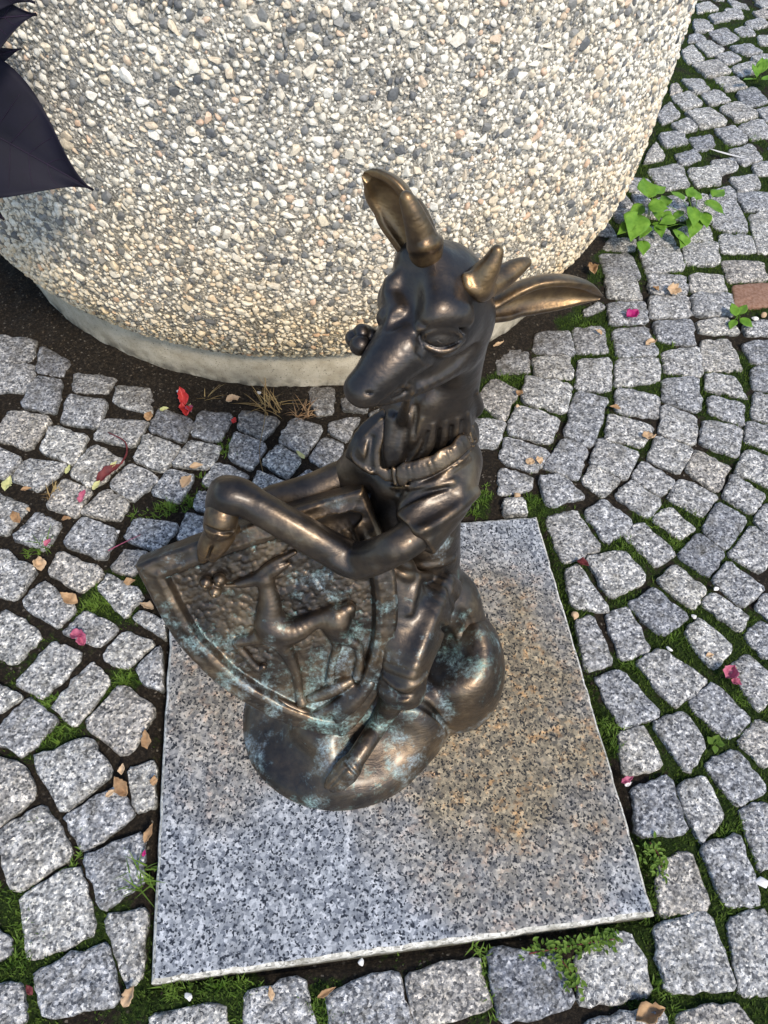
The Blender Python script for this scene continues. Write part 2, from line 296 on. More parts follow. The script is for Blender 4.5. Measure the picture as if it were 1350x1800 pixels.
# ------------------------------------------------------------------ paving setts, traced as quads on the ground
TILES = [
 (900, 1300, 3.0, """1030,130,1180,45,1345,250,1190,345|645,260,830,195,920,480,670,495|870,250,1015,190,1125,400,1000,540|1210,370,1350,330,1450,620,1310,680|1010,570,1190,510,1320,850,1130,865|770,640,950,580,1060,880,790,930|760,990,1040,905,1180,1310,820,1325|1145,960,1350,900,1430,1330,1220,1335|345,1150,620,1010,745,1340,390,1400|-114,1110,240,1130,330,1390,-50,1490|880,1450,1180,1385,1290,1560,900,1620|410,1490,770,1410,830,1600,420,1640"""),
 (950, 900, 3.375, """40,30,215,-20,365,200,140,285|264,-6,382,-79,551,56,405,172|500,130,605,55,805,235,690,310|970,100,1055,-55,1225,40,1110,210|825,250,945,120,1100,240,1000,370|1130,235,1260,80,1420,200,1310,350|280,270,500,230,630,390,430,500|150,350,225,310,420,580,190,555|690,400,800,300,995,455,915,575|1030,400,1120,290,1320,450,1210,550|530,540,680,455,870,620,725,725|950,530,1030,460,1245,610,1200,715|390,610,520,555,660,810,480,870|215,640,310,615,430,880,280,930|860,720,950,630,1140,800,1030,920|580,890,720,810,990,1000,800,1150|325,980,480,930,720,1195,485,1280|885,1130,1030,1015,1255,1225,1120,1360|1140,910,1240,835,1430,1010,1300,1175|1220,720,1320,630,1470,760,1345,865|1285,560,1340,470,1470,560,1400,660|670,1250,860,1190,975,1380,880,1540|465,1300,625,1265,735,1510,500,1560|1180,1370,1290,1220,1480,1330,1350,1510|1275,40,1340,-60,1460,50,1360,135"""),
 (900, 500, 3.0, """720,-60,915,-50,930,45,735,40|945,-60,1110,-60,1140,32,950,30|1175,0,1370,-10,1380,108,1185,105|515,95,700,85,715,190,525,200|730,60,935,52,950,155,740,165|955,45,1155,40,1170,150,975,150|760,190,950,180,970,305,780,290|980,190,1130,170,1195,250,1000,245|1225,200,1380,190,1400,260,1245,255|130,250,310,240,330,370,115,355|325,225,480,215,505,350,345,350|540,230,715,210,765,365,560,370|1005,290,1150,280,1215,440,1020,440|1225,305,1400,290,1420,420,1270,400|800,350,980,330,1000,470,815,450|105,385,300,375,325,490,130,475|355,395,525,390,520,545,345,540|560,390,770,385,775,500,555,525|1030,465,1180,480,1245,590,1030,545|1265,440,1380,430,1420,560,1280,540|800,490,985,485,995,660,800,600|85,480,310,530,280,670,60,610|1035,580,1225,620,1235,740,1040,670|560,540,780,580,775,695,550,660|1285,560,1380,580,1420,730,1270,690|350,555,510,600,425,838,280,775|30,640,245,710,205,820,-20,770|520,680,745,745,690,840,500,805|800,630,975,690,970,835,785,780|1020,705,1220,750,1200,905,1000,830|1240,710,1420,750,1420,890,1225,820|265,795,415,860,350,1030,165,955|465,810,665,890,600,1015,420,930|-40,790,210,875,130,985,-60,920|765,790,965,870,885,990,715,910|975,870,1155,960,1090,1095,915,965|1240,870,1430,930,1400,1070,1190,985|425,950,570,1020,490,1115,370,1030|695,930,865,1030,785,1100,640,1010|140,1005,260,990,400,1115,185,1170|-60,960,110,1010,100,1070,-60,1100|-40,1130,60,1130,80,1205,-40,1210|640,1030,790,1140,720,1225,550,1110|895,1020,1085,1110,1000,1215,830,1120|1170,1000,1335,1110,1270,1200,1120,1110|745,1225,835,1170,965,1280,885,1335"""),
 (580, 280, 2.7, """695,1130,775,1035,895,1095,825,1230|680,1225,835,1240,790,1360,660,1340|790,900,940,900,950,1000,800,1010"""),
 (830, 380, 4.5, """1010,280,1270,275,1345,480,1060,455|1050,470,1280,485,1350,650,1085,625|880,740,1000,680,1050,720,900,780"""),
 (950, 0, 3.375, """590,1465,820,1455,845,1590,640,1610|850,1445,1050,1430,1055,1560,870,1560|1065,1380,1250,1390,1285,1490,1075,1490|1240,1260,1390,1240,1420,1480,1290,1490|1080,1540,1320,1540,1345,1650,1130,1660|1010,1150,1130,1110,1235,1370,1035,1340|1165,1140,1370,1130,1400,1235,1220,1240|615,985,850,940,905,1110,720,1120|860,990,1060,960,1090,1090,930,1110|640,900,690,840,740,930,620,960|690,790,850,760,890,850,740,880|790,910,930,865,970,945,830,975|870,810,1020,790,1050,860,930,900|1000,940,1150,920,1190,990,1070,1035|1120,880,1250,850,1320,940,1210,970|1130,1050,1270,1030,1310,1110,1180,1130|1260,970,1390,950,1410,1020,1290,1030|765,730,880,690,950,760,830,790|700,680,770,600,830,680,730,730|870,660,1010,640,1105,720,960,750|760,560,890,520,980,610,860,650|1040,760,1150,735,1235,820,1120,850|950,550,1060,515,1140,590,1010,620|1070,630,1180,600,1290,680,1170,710|1180,740,1310,695,1390,790,1270,820|1165,545,1270,515,1350,595,1230,625|1290,640,1390,620,1420,700,1350,715|830,460,960,450,1015,530,920,555|1030,450,1160,440,1230,510,1110,530|770,500,810,480,850,540,770,560|905,375,1050,350,1130,420,1000,450|1140,390,1250,355,1310,400,1190,450|840,300,900,270,975,345,880,370|910,250,1000,225,1110,290,1010,335|1020,320,1130,290,1210,340,1110,380|1130,270,1240,250,1320,300,1220,320|1250,340,1360,320,1420,370,1320,390|880,200,950,190,1000,228,880,250|990,180,1100,150,1190,220,1090,260|1140,160,1250,145,1290,200,1200,215|900,110,990,110,1040,170,920,190|990,90,1090,75,1140,110,1040,130|1090,40,1195,50,1215,100,1120,100|1200,130,1310,100,1370,140,1290,170|930,20,1000,0,1060,50,940,70|1120,-10,1220,10,1245,45,1150,36|1250,60,1340,40,1390,90,1310,110|1280,10,1350,-5,1400,25,1330,40|1290,210,1380,200,1410,260,1310,260|700,1160,870,1140,890,1280,720,1300|900,1160,1000,1150,1020,1310,915,1320|420,1405,560,1415,560,1475,375,1470|590,1340,740,1330,800,1440,600,1450|830,1340,1000,1330,1020,1420,850,1430"""),
 (0, 450, 3.0, """-60,410,190,430,160,555,-50,540|215,475,370,555,325,630,190,605|-60,555,185,567,150,705,-60,705|195,635,330,655,290,820,105,780|390,605,605,640,560,715,385,700|365,730,560,760,500,890,320,860|615,680,800,690,790,825,600,765|540,850,780,865,700,985,495,950|835,795,1020,860,970,970,785,915|1050,810,1225,830,1160,970,1000,930|50,810,260,850,150,1005,-30,940|270,890,455,940,385,1085,210,1015|-80,980,120,1060,20,1165,-100,1130|490,985,650,1070,490,1205,370,1140|765,935,950,1000,860,1125,705,1065|1000,965,1165,1000,1100,1110,905,1090|130,1060,360,1090,200,1230,50,1165|690,1090,840,1170,690,1285,575,1200|890,1120,1020,1155,940,1290,800,1240|1140,1080,1310,1150,1230,1230,1065,1195|1240,925,1400,990,1322,1112,1206,1050|330,1170,475,1230,400,1360,245,1310"""),
 (350, 500, 3.857, """300,850,540,900,430,1030,265,960|640,900,830,960,720,1140,540,1050|890,920,1090,890,1000,1050,880,980|850,1020,980,1070,900,1250,745,1165|540,1085,685,1180,600,1290,430,1190|740,1245,850,1300,750,1400,610,1340|400,1255,600,1345,500,1420,360,1350|740,705,915,700,900,850,790,870|960,740,1150,760,1130,850,980,830"""),
 (200, 820, 2.7, """100,240,315,270,205,400,45,335|340,210,440,235,410,340,290,350|400,110,490,125,480,205,380,190"""),
 (0, 850, 4.0, """-80,40,190,150,40,335,-100,300|250,195,425,275,300,450,90,370|740,30,910,130,830,245,560,200|590,240,810,330,730,515,445,410|-80,430,245,600,95,795,-80,740|425,470,735,615,560,745,335,620|880,465,1040,480,930,640,775,590|300,685,520,860,400,990,150,835|770,640,1000,770,880,930,690,740|600,890,830,1010,680,1130,445,1030|20,880,290,1050,90,1260,-100,1150|870,1030,1080,1110,880,1290,720,1210|990,890,1150,960,1150,1070,935,945|370,1110,570,1200,310,1490,110,1390|640,1250,765,1390,520,1690,370,1540|955,1290,1130,1140,1135,1430,1010,1400|840,1410,1090,1590,870,1900,600,1680|-60,1390,150,1490,-10,1600,-100,1560|190,1500,390,1660,150,1905,-60,1760"""),
 (0, 1300, 3.0, """175,95,470,-5,575,170,335,370|-90,80,120,135,175,285,-60,470|335,395,620,235,700,395,435,590|670,150,815,105,810,345,715,375|-30,490,225,345,365,605,70,805|440,615,745,500,750,730,545,895|110,830,400,670,500,1000,155,1160|-60,980,50,1050,50,1130,-60,1180|555,935,765,905,735,1260,655,1295|185,1220,555,1085,610,1390,240,1460|-60,1300,105,1290,130,1480,-40,1560|805,1455,1170,1395,1180,1600,800,1620"""),
 (450, 1350, 3.0, """-60,1190,235,1105,320,1400,-50,1450|385,1195,735,1070,815,1370,415,1440|805,1085,1165,1005,1230,1260,860,1360"""),
]
QUADS = []; RUST = None
for ox, oy, sc, txt in TILES:
    for q in txt.split('|'):
        v = [float(a) for a in q.split(',')]
        pts = [(ox+v[i]/sc, oy+v[i+1]/sc) for i in range(0, 8, 2)]
        if ox == 900 and oy == 500 and v[0] == 1175: RUST = len(QUADS)
        QUADS.append(np.array([onz(*p)[:2] for p in pts]))
PC = np.array([-0.051, 1.722]); SLAB = .4; SLABZ = .012
# let every sett fill its place without running into its neighbours
RN = [1100, 1700]; RH = .003; RO = np.array([-1.1, -.95])
def cells_of(q):
    lo = np.clip(np.floor((q.min(0)-RO)/RH).astype(int), 0, RN); hi = np.clip(np.ceil((q.max(0)-RO)/RH).astype(int)+1, 0, RN)
    X = RO[0]+RH*np.arange(lo[0], hi[0])[:, None]; Y = RO[1]+RH*np.arange(lo[1], hi[1])[None]
    ins = np.ones((hi[0]-lo[0], hi[1]-lo[1]), bool); sg = np.sign(np.cross(q[1]-q[0], q[2]-q[1]))
    for i in range(4):
        a, b = q[i], q[(i+1) % 4]; ins &= ((b[0]-a[0])*(Y-a[1])-(b[1]-a[1])*(X-a[0]))*sg >= 0
    return (slice(lo[0], hi[0]), slice(lo[1], hi[1])), ins
GROW = np.full(len(QUADS), 1.06); PADX = .004
for it in range(14):
    cnt = np.zeros(RN, np.int16); rs = []
    for q, gr in zip(QUADS, GROW):
        c = q.mean(0); e = q-c; L = np.linalg.norm(e, axis=1, keepdims=True); r = cells_of(c+e*gr+e/L*PADX); rs.append(r); cnt[r[0]] += r[1]
    for i, (sl, ins) in enumerate(rs):
        ov = (cnt[sl][ins] > 1).mean() if ins.any() else 0
        if ov > .004: GROW[i] -= .015 if ov < .05 else .03
GROW = np.clip(GROW, .89, 1.06)
QUADS = [q.mean(0)+(q-q.mean(0))*gr for q, gr in zip(QUADS, GROW)]

# occupancy of the ground by stones (6 mm raster)
GX0, GY0, GH = -1.6, -1.1, .006; GNX, GNY = 800, 900
OCC = np.zeros((GNX, GNY), bool)
def raster(q, grow=0.0):
    c = q.mean(0); q = c+(q-c)*(1+grow)
    lo = np.floor((q.min(0)-(GX0, GY0))/GH).astype(int); hi = np.ceil((q.max(0)-(GX0, GY0))/GH).astype(int)+1
    lo = np.clip(lo, 0, (GNX, GNY)); hi = np.clip(hi, 0, (GNX, GNY))
    if (hi <= lo).any(): return None
    X = GX0+GH*np.arange(lo[0], hi[0])[:, None]; Y = GY0+GH*np.arange(lo[1], hi[1])[None]
    ins = np.ones(np.broadcast(X, Y).shape, bool)
    sg = np.sign(np.cross(q[1]-q[0], q[2]-q[1]))
    for i in range(len(q)):
        a, b = q[i], q[(i+1) % len(q)]
        ins &= ((b[0]-a[0])*(Y-a[1])-(b[1]-a[1])*(X-a[0]))*sg >= 0
    return (slice(lo[0], hi[0]), slice(lo[1], hi[1])), ins
for q in QUADS:
    r = raster(q)
    if r: OCC[r[0]] |= r[1]

def stone(q, seed, n_edge=7, rings=(1.0, .99, .965, .90, .64, .32), depth=.05):
    """worn split-granite sett from its outline: rounded rough edge, gently uneven top"""
    g = np.random.default_rng(seed)
    c = q.mean(0)
    if np.cross(q[1]-q[0], q[2]-q[0]) < 0: q = q[::-1]
    P = []
    for i in range(4):
        a, b, pr = q[i], q[(i+1) % 4], q[i-1]
        cr = .055+.07*g.random(); cr2 = .055+.07*g.random()
        for k in range(n_edge):
            t = cr+(1-cr-cr2)*k/(n_edge-1)
            bow = 4*t*(1-t)*g.normal(.012, .018)
            d = b-a; nrm = np.array([d[1], -d[0]])
            P.append(a+d*t+nrm*bow)
    P = np.array(P); n = len(P); P = c+(P-c)*1.05
    R = np.linalg.norm(P-c, axis=1)
    ang = np.arange(n)/n
    jit = sum(g.normal(0, .014/(1+.25*k))*np.sin(2*np.pi*(k*ang+g.random())) for k in range(3, 10))
    P = c+(P-c)*(1+jit+g.normal(0, .010, n))[:, None]
    size = R.mean(); tilt = g.normal(0, .028, 2); z0 = g.normal(0.0, .0025)
    V = []
    def top(p, s):
        e = max(0, (s-.92)/.08)
        dome = -.0018*s**4-.0045*e**3
        nz = (fbm(p[:, 0]*55+seed, p[:, 1]*55, seed % 97)-.5)*.007+(fbm(p[:, 0]*160, p[:, 1]*160+seed, 3)-.5)*.004
        return z0+dome*(.6+.4*size/.05)+nz+(p-c)@tilt
    p0 = c+(P-c)*.985
    V.append(np.c_[p0, np.full(n, -depth)]); zr = top(P, 1.0)
    V.append(np.c_[c+(P-c)*1.012, zr-.011])
    for s in rings:
        p = c+(P-c)*s+g.normal(0, .0006, (n, 2)); V.append(np.c_[p, top(p, s)])
    V.append(np.c_[c[None], top(c[None], 0.0)])
    m = len(V)-1; V = np.vstack(V)
    F = []
    for r in range(m-1):
        a = r*n
        for i in range(n):
            j = (i+1) % n; F.append((a+i, a+j, a+n+j, a+n+i))
    a = (m-1)*n
    for i in range(n): F.append((a+i, a+(i+1) % n, len(V)-1))
    return V, F, c

# ------------------------------------------------------------------ the ground under the stones
def soil_amount(X, Y):
    d = np.hypot(X-PC[0], Y-PC[1])-.87
    left = np.clip((-.15-X)/.35, 0, 1); right = np.clip((X-.15)/.3, 0, 1)
    wdt = .055+.10*left+.05*right
    return np.clip(1.25-d/wdt+(fbm(X*14, Y*14, 5)-.5)*1.1, 0, 1)
GRASS = [(290,890,1.2),(335,872,.9),(255,905,.7),(70,955,.8),(160,1055,1.1),(185,1045,.8),(215,1187,1.0),(75,1237,.8),(110,1292,.9),(395,782,.9),(365,838,.6),(895,660,1.0),(935,882,.9),(848,868,.8),(835,895,.6),(1212,462,.9),(1195,470,.7),(1110,960,.9),(1085,1020,.9),(1100,975,1.0),(1185,1120,1.1),(1190,1100,.9),(1120,1165,.8),(1085,1300,.8),(1075,1270,.8),(1300,1220,.9),(1290,1470,1.0),(1310,1450,.9),(1150,1590,.7),(1170,1740,.9),(1165,1790,1.0),(1280,1600,.7),(60,1640,.9),(20,1560,1.0),(35,1600,.9),(15,1720,.8),(40,1690,1.0),(300,1748,1.1),(380,1745,1.0),(430,1740,.9),(560,1770,.9),(570,1790,1.0),(850,1690,.9),(860,1745,.9),(1110,1060,.8),(1030,1060,.7),(1070,600,.8),(1085,625,.9),(1165,600,.8),(1040,575,1.0),(1020,560,.9),(1150,905,.9),(1190,955,.9),(1230,905,.7),(980,880,.7),(1220,1400,.8),(140,1500,.5),(60,1440,.5),(1240,150,.7),(1090,175,.8),(1290,260,.8),(1180,255,.8),(1300,60,.8),(1240,20,1.0),(1330,240,1.0),(1180,480,.7),(1270,150,.7)]
GP = np.array([onz(a, b)[:2] for a, b, c in GRASS]); GW = np.array([c for *_, c in GRASS])
def moss_amount(X, Y):
    X = np.asarray(X); Y = np.asarray(Y)
    m = fbm(X*6+3, Y*6, 11, 3)*.9+fbm(X*25, Y*25, 21, 2)*.35-.22
    m = m-.06+.11*np.clip((X-.35)*3, 0, 1)+.12*np.clip((Y-1.0)*2, 0, 1)*np.clip((X-.6)*3, 0, 1)+.12*np.clip(X*1.3, -.2, 1)+.10*np.clip((.1-Y)*2, -1.0, 1)
    m = m-.30*np.clip((-X-.05)*2.5, 0, 1)*np.clip((Y-.25)*2.5, 0, 1)
    for (gx, gy), gw in zip(GP, GW): m = m+.35*gw*np.exp(-((X-gx)**2+(Y-gy)**2)/.035**2)
    return np.clip(m, 0, 1)*(1-soil_amount(X, Y))
def ground():
    xs = np.unique(np.r_[-60, -30, -15, -8, -5, -3.2, np.linspace(-1.7, 2.6, 360), 3.4, 5, 8, 15, 30, 60])
    ys = np.unique(np.r_[-60, -30, -15, -8, -4, -2, np.linspace(-1.0, 3.6, 380), 4.4, 6, 9, 15, 30, 60])
    X, Y = np.meshgrid(xs, ys, indexing='ij')
    mo = moss_amount(X, Y); so = soil_amount(X, Y)
    Z = -.0145+(fbm(X*30, Y*30, 2)-.5)*.010+.005*mo+so*.013
    Z = Z+so*(fbm(X*70, Y*70, 8)-.5)*.010
    ins = (np.abs(X) < SLAB+.012) & (np.abs(Y) < SLAB+.012); Z[ins] = -.03
    far = np.clip((np.maximum(np.abs(X-.4)-3.2, np.abs(Y-1.6)-3.6))/.3, 0, 1)
    Z = Z*(1-far)-.002*far
    n, m = X.shape; I = np.arange(n*m).reshape(n, m)
    F = np.stack([I[:-1, :-1], I[1:, :-1], I[1:, 1:], I[:-1, 1:]], -1).reshape(-1, 4)
    o = mesh_np('pavement', np.stack([X, Y, Z], -1).reshape(-1, 3), F, MT['ground'])
    for nm, arr in (('moss', mo), ('far', far)):
        a = o.data.attributes.new(nm, 'FLOAT', 'POINT'); a.data.foreach_set('value', arr.astype(np.float32).ravel())
    return tag(o, kind='structure')
pavement = ground()
for i, q in enumerate(QUADS):
    V, F, c = stone(q, 100+i)
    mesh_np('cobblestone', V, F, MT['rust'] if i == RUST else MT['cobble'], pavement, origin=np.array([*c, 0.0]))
    if i == RUST: S.collection.objects[-1]['label'] = 'reddish brown sett among the grey ones'
# setts out of the photograph's frame or hidden in it, so that the paving goes on all round
HID = np.array([(600,700),(700,690),(840,700),(850,905),(700,910),(500,880)])
allV, allF, off = [], [], 0
def quad_free(q):
    if (np.abs(q) < SLAB+.015).all(1).any() or (np.abs(q.mean(0)) < SLAB+.02).all(): return False
    d = np.hypot(*(q-PC).T)
    if d.min() < .90: return False
    px = project(np.c_[q, np.zeros(4)]); f = ((np.c_[q, np.zeros(4)]-CAM) @ RM.T)[:, 2] > .05
    vis = f & (px[:, 0] > 0) & (px[:, 0] < 1350) & (px[:, 1] > 0) & (px[:, 1] < 1800)
    if vis.any():
        # inside the frame only where the planter or the sculpture hides the ground
        hid = (np.hypot(*(q-PC).T) < 1.2) & (q[:, 1] > 1.45)
        hid |= (px[:, 0] > 610) & (px[:, 0] < 832) & (px[:, 1] > 705) & (px[:, 1] < 905)
        if (vis & ~hid).any(): return False
    r = raster(q, .02)
    if r and (OCC[r[0]] & r[1]).any(): return False
    return True
k = 0
for P0, ofs in ((.104, 0.0), (.096, .37), (.086, .61), (.076, .2), (.066, .8), (.058, .45), (.05, .1)):
    lim = ((-2.8, 3.6), (-2.0, 5.0)) if P0 > .1 else ((-1.5, 2.4), (-1.0, 3.8))
    for j in range(int(lim[1][0]/P0), int(lim[1][1]/P0)):
        for i in range(int(lim[0][0]/P0), int(lim[0][1]/P0)):
            g = np.random.default_rng(50000+i*997+j+int(P0*1e5))
            bx = (i+ofs)*P0; by = (j+ofs)*P0+.10*math.sin(i*P0*2.6)
            if P0 < .1:
                ci, cj = int((bx+P0/2-GX0)/GH), int((by+P0/2-GY0)/GH)
                if not (0 <= ci < GNX and 0 <= cj < GNY) or OCC[ci, cj]: continue
            base = np.array([(bx, by), (bx+P0, by+.10*(math.sin((i+1)*P0*2.6)-math.sin(i*P0*2.6))), (0, 0), (bx, by+P0)])
            base[2] = base[1]+(0, P0)
            cc = base.mean(0); q = cc+(base-cc)*(.86+.04*g.random())+g.normal(0, .055*P0, (4, 2))
            if not quad_free(q): continue
            r = raster(q)
            if r: OCC[r[0]] |= r[1]
            V, F, c = stone(q, 5000+k, n_edge=3, rings=(1.0, .9, .5)); k += 1
            allV.append(V); allF += [tuple(a+off for a in f) for f in F]; off += len(V)
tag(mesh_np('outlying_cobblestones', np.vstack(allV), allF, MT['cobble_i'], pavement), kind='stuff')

# ------------------------------------------------------------------ granite slab
def slab():
    n = 60; z1, z0, b = SLABZ, -.035, .0060; h = SLAB
    prof = [(-.0, z0), (0, z1-b*1.5), (-b*.35, z1-b*.55), (-b, z1-.0004), (-b*1.5, z1)]
    V = []; F = []
    g = np.random.default_rng(3)
    per = []
    for sx, sy, dx, dy in ((-1, -1, 1, 0), (1, -1, 0, 1), (1, 1, -1, 0), (-1, 1, 0, -1)):
        for k in range(n): per.append((sx*h+dx*2*h*k/n, sy*h+dy*2*h*k/n))
    per = np.array(per); N = len(per)
    chip = np.maximum(fbm(np.arange(N)*.7, np.zeros(N), 4, 4)-.45, 0)*.008
    for inset, z in prof:
        s = (h+inset)/h
        p = per*s
        if z > z0: p = p*(1-np.abs(chip)[:, None]/h)
        V.append(np.c_[p, np.full(N, z)])
    V = np.vstack(V)
    for r in range(len(prof)-1):
        for i in range(N):
            j = (i+1) % N; F.append((r*N+i, r*N+j, (r+1)*N+j, (r+1)*N+i))
    F.append(tuple(range((len(prof)-1)*N, len(prof)*N)))
    o = mesh_np('granite_slab', V, F, MT['slab'], smooth=False, origin=np.array([0, 0, z0]))
    o.data.materials.append(MT['slab_edge'])
    for p in o.data.polygons[:3*N]: p.material_index = 1
    return tag(o, 'square polished grey granite slab under the bronze deer', 'slab')
slab()

# ------------------------------------------------------------------ round planter of exposed aggregate
FOOT = [(.862, -.04), (.868, .0), (.874, .05), (.876, .085), (.872, .112)]
BODY = [(.874, .112), (.888, .122), (.905, .140), (.925, .170), (.945, .21), (.962, .26), (.974, .32), (.980, .40), (.982, .50), (.982, .97), (.972, 1.0), (.90, 1.0), (.885, .985), (.88, .92)]
def revolve(prof, n=220, wob=0.0, seed=1):
    th = np.arange(n)/n*2*np.pi; V = []
    for r, z in prof:
        rr = r+wob*(fbm(th*20, np.full(n, z*30), seed)-.5)
        zz = z+wob*.8*(fbm(th*26+9, np.full(n, z*30), seed+1)-.5) if -.01 < z < .2 else np.full(n, z)
        V.append(np.c_[PC[0]+rr*np.cos(th), PC[1]+rr*np.sin(th), zz])
    F = []
    for k in range(len(prof)-1):
        for i in range(n):
            j = (i+1) % n; F.append((k*n+i, k*n+j, (k+1)*n+j, (k+1)*n+i))
    return np.vstack(V), F
planter = empty('planter', (PC[0], PC[1], 0)); tag(planter, 'large round planter of exposed pebble concrete behind the bronze deer', 'planter')
V, F = revolve(FOOT, 260, .009); mesh_np('footing', V, F, MT['concrete'], planter, origin=np.array([*PC, 0]))
V, F = revolve(BODY, 260, .004, 5); mesh_np('wall', V, F, MT['cement'], planter, origin=np.array([*PC, 0]))
th = np.arange(120)/120*2*np.pi
V = [(PC[0], PC[1], .95)]; F = []
for r in (.3, .6, .89):
    V += [(PC[0]+r*math.cos(a), PC[1]+r*math.sin(a), .935+.02*random.random()) for a in th]
for i in range(120):
    j = (i+1) % 120; F.append((0, 1+i, 1+j))
    for k in (0, 1): F.append((1+k*120+i, 1+(k+1)*120+i, 1+(k+1)*120+j, 1+k*120+j))
mesh_np('planting_soil', V, F, MT['planting'], planter, origin=np.array([*PC, 0.9]))

# pebble shapes: half-buried, knocked flat by a few random cuts
def icosphere(sub):
    t = (1+5**.5)/2
    V = [(-1,t,0),(1,t,0),(-1,-t,0),(1,-t,0),(0,-1,t),(0,1,t),(0,-1,-t),(0,1,-t),(t,0,-1),(t,0,1),(-t,0,-1),(-t,0,1)]
    F = [(0,11,5),(0,5,1),(0,1,7),(0,7,10),(0,10,11),(1,5,9),(5,11,4),(11,10,2),(10,7,6),(7,1,8),(3,9,4),(3,4,2),(3,2,6),(3,6,8),(3,8,9),(4,9,5),(2,4,11),(6,2,10),(8,6,7),(9,8,1)]
    V = [np.array(v)/np.linalg.norm(v) for v in V]
    for _ in range(sub):
        mid = {}; nF = []
        def m(a, b):
            k2 = (min(a, b), max(a, b))
            if k2 not in mid:
                p = V[a]+V[b]; V.append(p/np.linalg.norm(p)); mid[k2] = len(V)-1
            return mid[k2]
        for a, b, c in F:
            ab, bc, ca = m(a, b), m(b, c), m(c, a); nF += [(a, ab, ca), (b, bc, ab), (c, ca, bc), (ab, bc, ca)]
        F = nF
    return np.array(V), np.array(F)
def pebble_shape(seed, sub):
    g = np.random.default_rng(seed); V, F = icosphere(sub)
    A = g.normal(size=(3, 3)); Q, _ = np.linalg.qr(A); V = V @ Q
    for _ in range(7):
        d = g.normal(size=3); d[2] = abs(d[2])*.6; d /= np.linalg.norm(d); c = g.uniform(.38, .74)
        s = V @ d; ov = np.maximum(s-c, 0); V = V-ov[:, None]*d
    V = V*np.array([g.uniform(1.05, 1.5), g.uniform(.82, 1.15), .62])
    keep = (V[F].mean(1)[:, 2] > -.16) | (V[F][:, :, 2].max(1) > -.05)
    F = F[keep]; u = np.unique(F); mp = np.full(len(V), -1); mp[u] = np.arange(len(u))
    return V[u], mp[F]
VAR2 = [pebble_shape(s, 2 if False else 1) for s in range(30)]; VAR1 = [pebble_shape(100+s, 0) for s in range(12)]
prof = np.array([b for b in BODY if b[1] < 1.001 and b[0] > .87][:11])
arc = np.r_[0, np.cumsum(np.hypot(*np.diff(prof, axis=0).T))]
def surf(a, s):
    """point and frame on the wall at angle a, profile length s"""
    r = np.interp(s, arc, prof[:, 0]); z = np.interp(s, arc, prof[:, 1])
    r2 = np.interp(s+.004, arc, prof[:, 0]); z2 = np.interp(s+.004, arc, prof[:, 1])
    r1 = np.interp(s-.004, arc, prof[:, 0]); z1 = np.interp(s-.004, arc, prof[:, 1])
    ca, sa = np.cos(a), np.sin(a)
    p = np.stack([PC[0]+r*ca, PC[1]+r*sa, z], -1)
    tr, tz = r2-r1, z2-z1; L = np.hypot(tr, tz)+1e-9; tr, tz = tr/L, tz/L
    up = np.stack([tr*ca, tr*sa, tz], -1); sd = np.stack([-sa, ca, 0*sa], -1); nrm = np.cross(sd, up)
    return p, sd, up, nrm
A0, A1 = math.radians(-90-100), math.radians(-90+100)
LEN = arc[-1]; RW = .975
cell = .012; H = {}
placed = []
def try_place(x, s, r, k=.69):
    ci, cj = int(x/cell), int(s/cell); R = int((r+.016)/cell)+1
    for a in range(ci-R, ci+R+1):
        for b in range(cj-R, cj+R+1):
            for (x2, s2, r2) in H.get((a, b), ()):
                if (x-x2)**2+(s-s2)**2 < (k*(r+r2))**2: return False
    H.setdefault((ci, cj), []).append((x, s, r)); placed.append((x, s, r)); return True
g = np.random.default_rng(21); X1 = (A1-A0)*RW
for cnt, r0, r1 in ((260, .0115, .0150), (3500, .0088, .0115), (17000, .0060, .0088), (42000, .0040, .0060), (36000, .0027, .0038)):
    xs = g.random(cnt)*X1; ss = .012+g.random(cnt)*(LEN-.02); rr = r0+(r1-r0)*g.random(cnt)**1.5
    dens = fbm(xs*5, ss*5, 31, 2)
    for x, s, r, dn in zip(xs, ss, rr, dens):
        if r > .0062 and dn < .36 and g.random() < .55: continue
        if s < .10 and r > .010: continue
        try_place(x, s, r)
placed = np.array(placed)
P, SD, UP, NR = surf(A0+placed[:, 0]/RW, placed[:, 1])
rot = g.random(len(placed))*2*np.pi
ux = SD*np.cos(rot)[:, None]+UP*np.sin(rot)[:, None]; uy = np.cross(NR, ux)
pxs = project(P); vis = (pxs[:, 0] > 0) & (pxs[:, 0] < 1350) & (pxs[:, 1] > 0) & (pxs[:, 1] < 700) & ((NR*(CAM-P)).sum(1) > .25)
dist = np.linalg.norm(P-CAM, axis=1); showsize = np.where(vis, placed[:, 2]/dist, 0)
big = np.argsort(-showsize)[:300]; isbig = np.zeros(len(placed), bool); isbig[big] = True
pmesh = []
for V, F in VAR2:
    me = bpy.data.meshes.new('pebble'); me.from_pydata(V.tolist(), [], F.tolist()); me.materials.append(MT['peb'])
    me.update(); pmesh.append(me)
vi = g.integers(0, 30, len(placed))
for i in big:
    o = bpy.data.objects.new('pebble', pmesh[vi[i]]); link(o, planter)
    r = placed[i, 2]; Rm = np.stack([ux[i], uy[i], NR[i]], 1)*r
    loc = P[i]+NR[i]*r*.08-np.array([*PC, 0])
    o.matrix_local = Matrix([[*Rm[k], loc[k]] for k in range(3)]+[[0, 0, 0, 1]])
BV, BF, off = [], [], 0
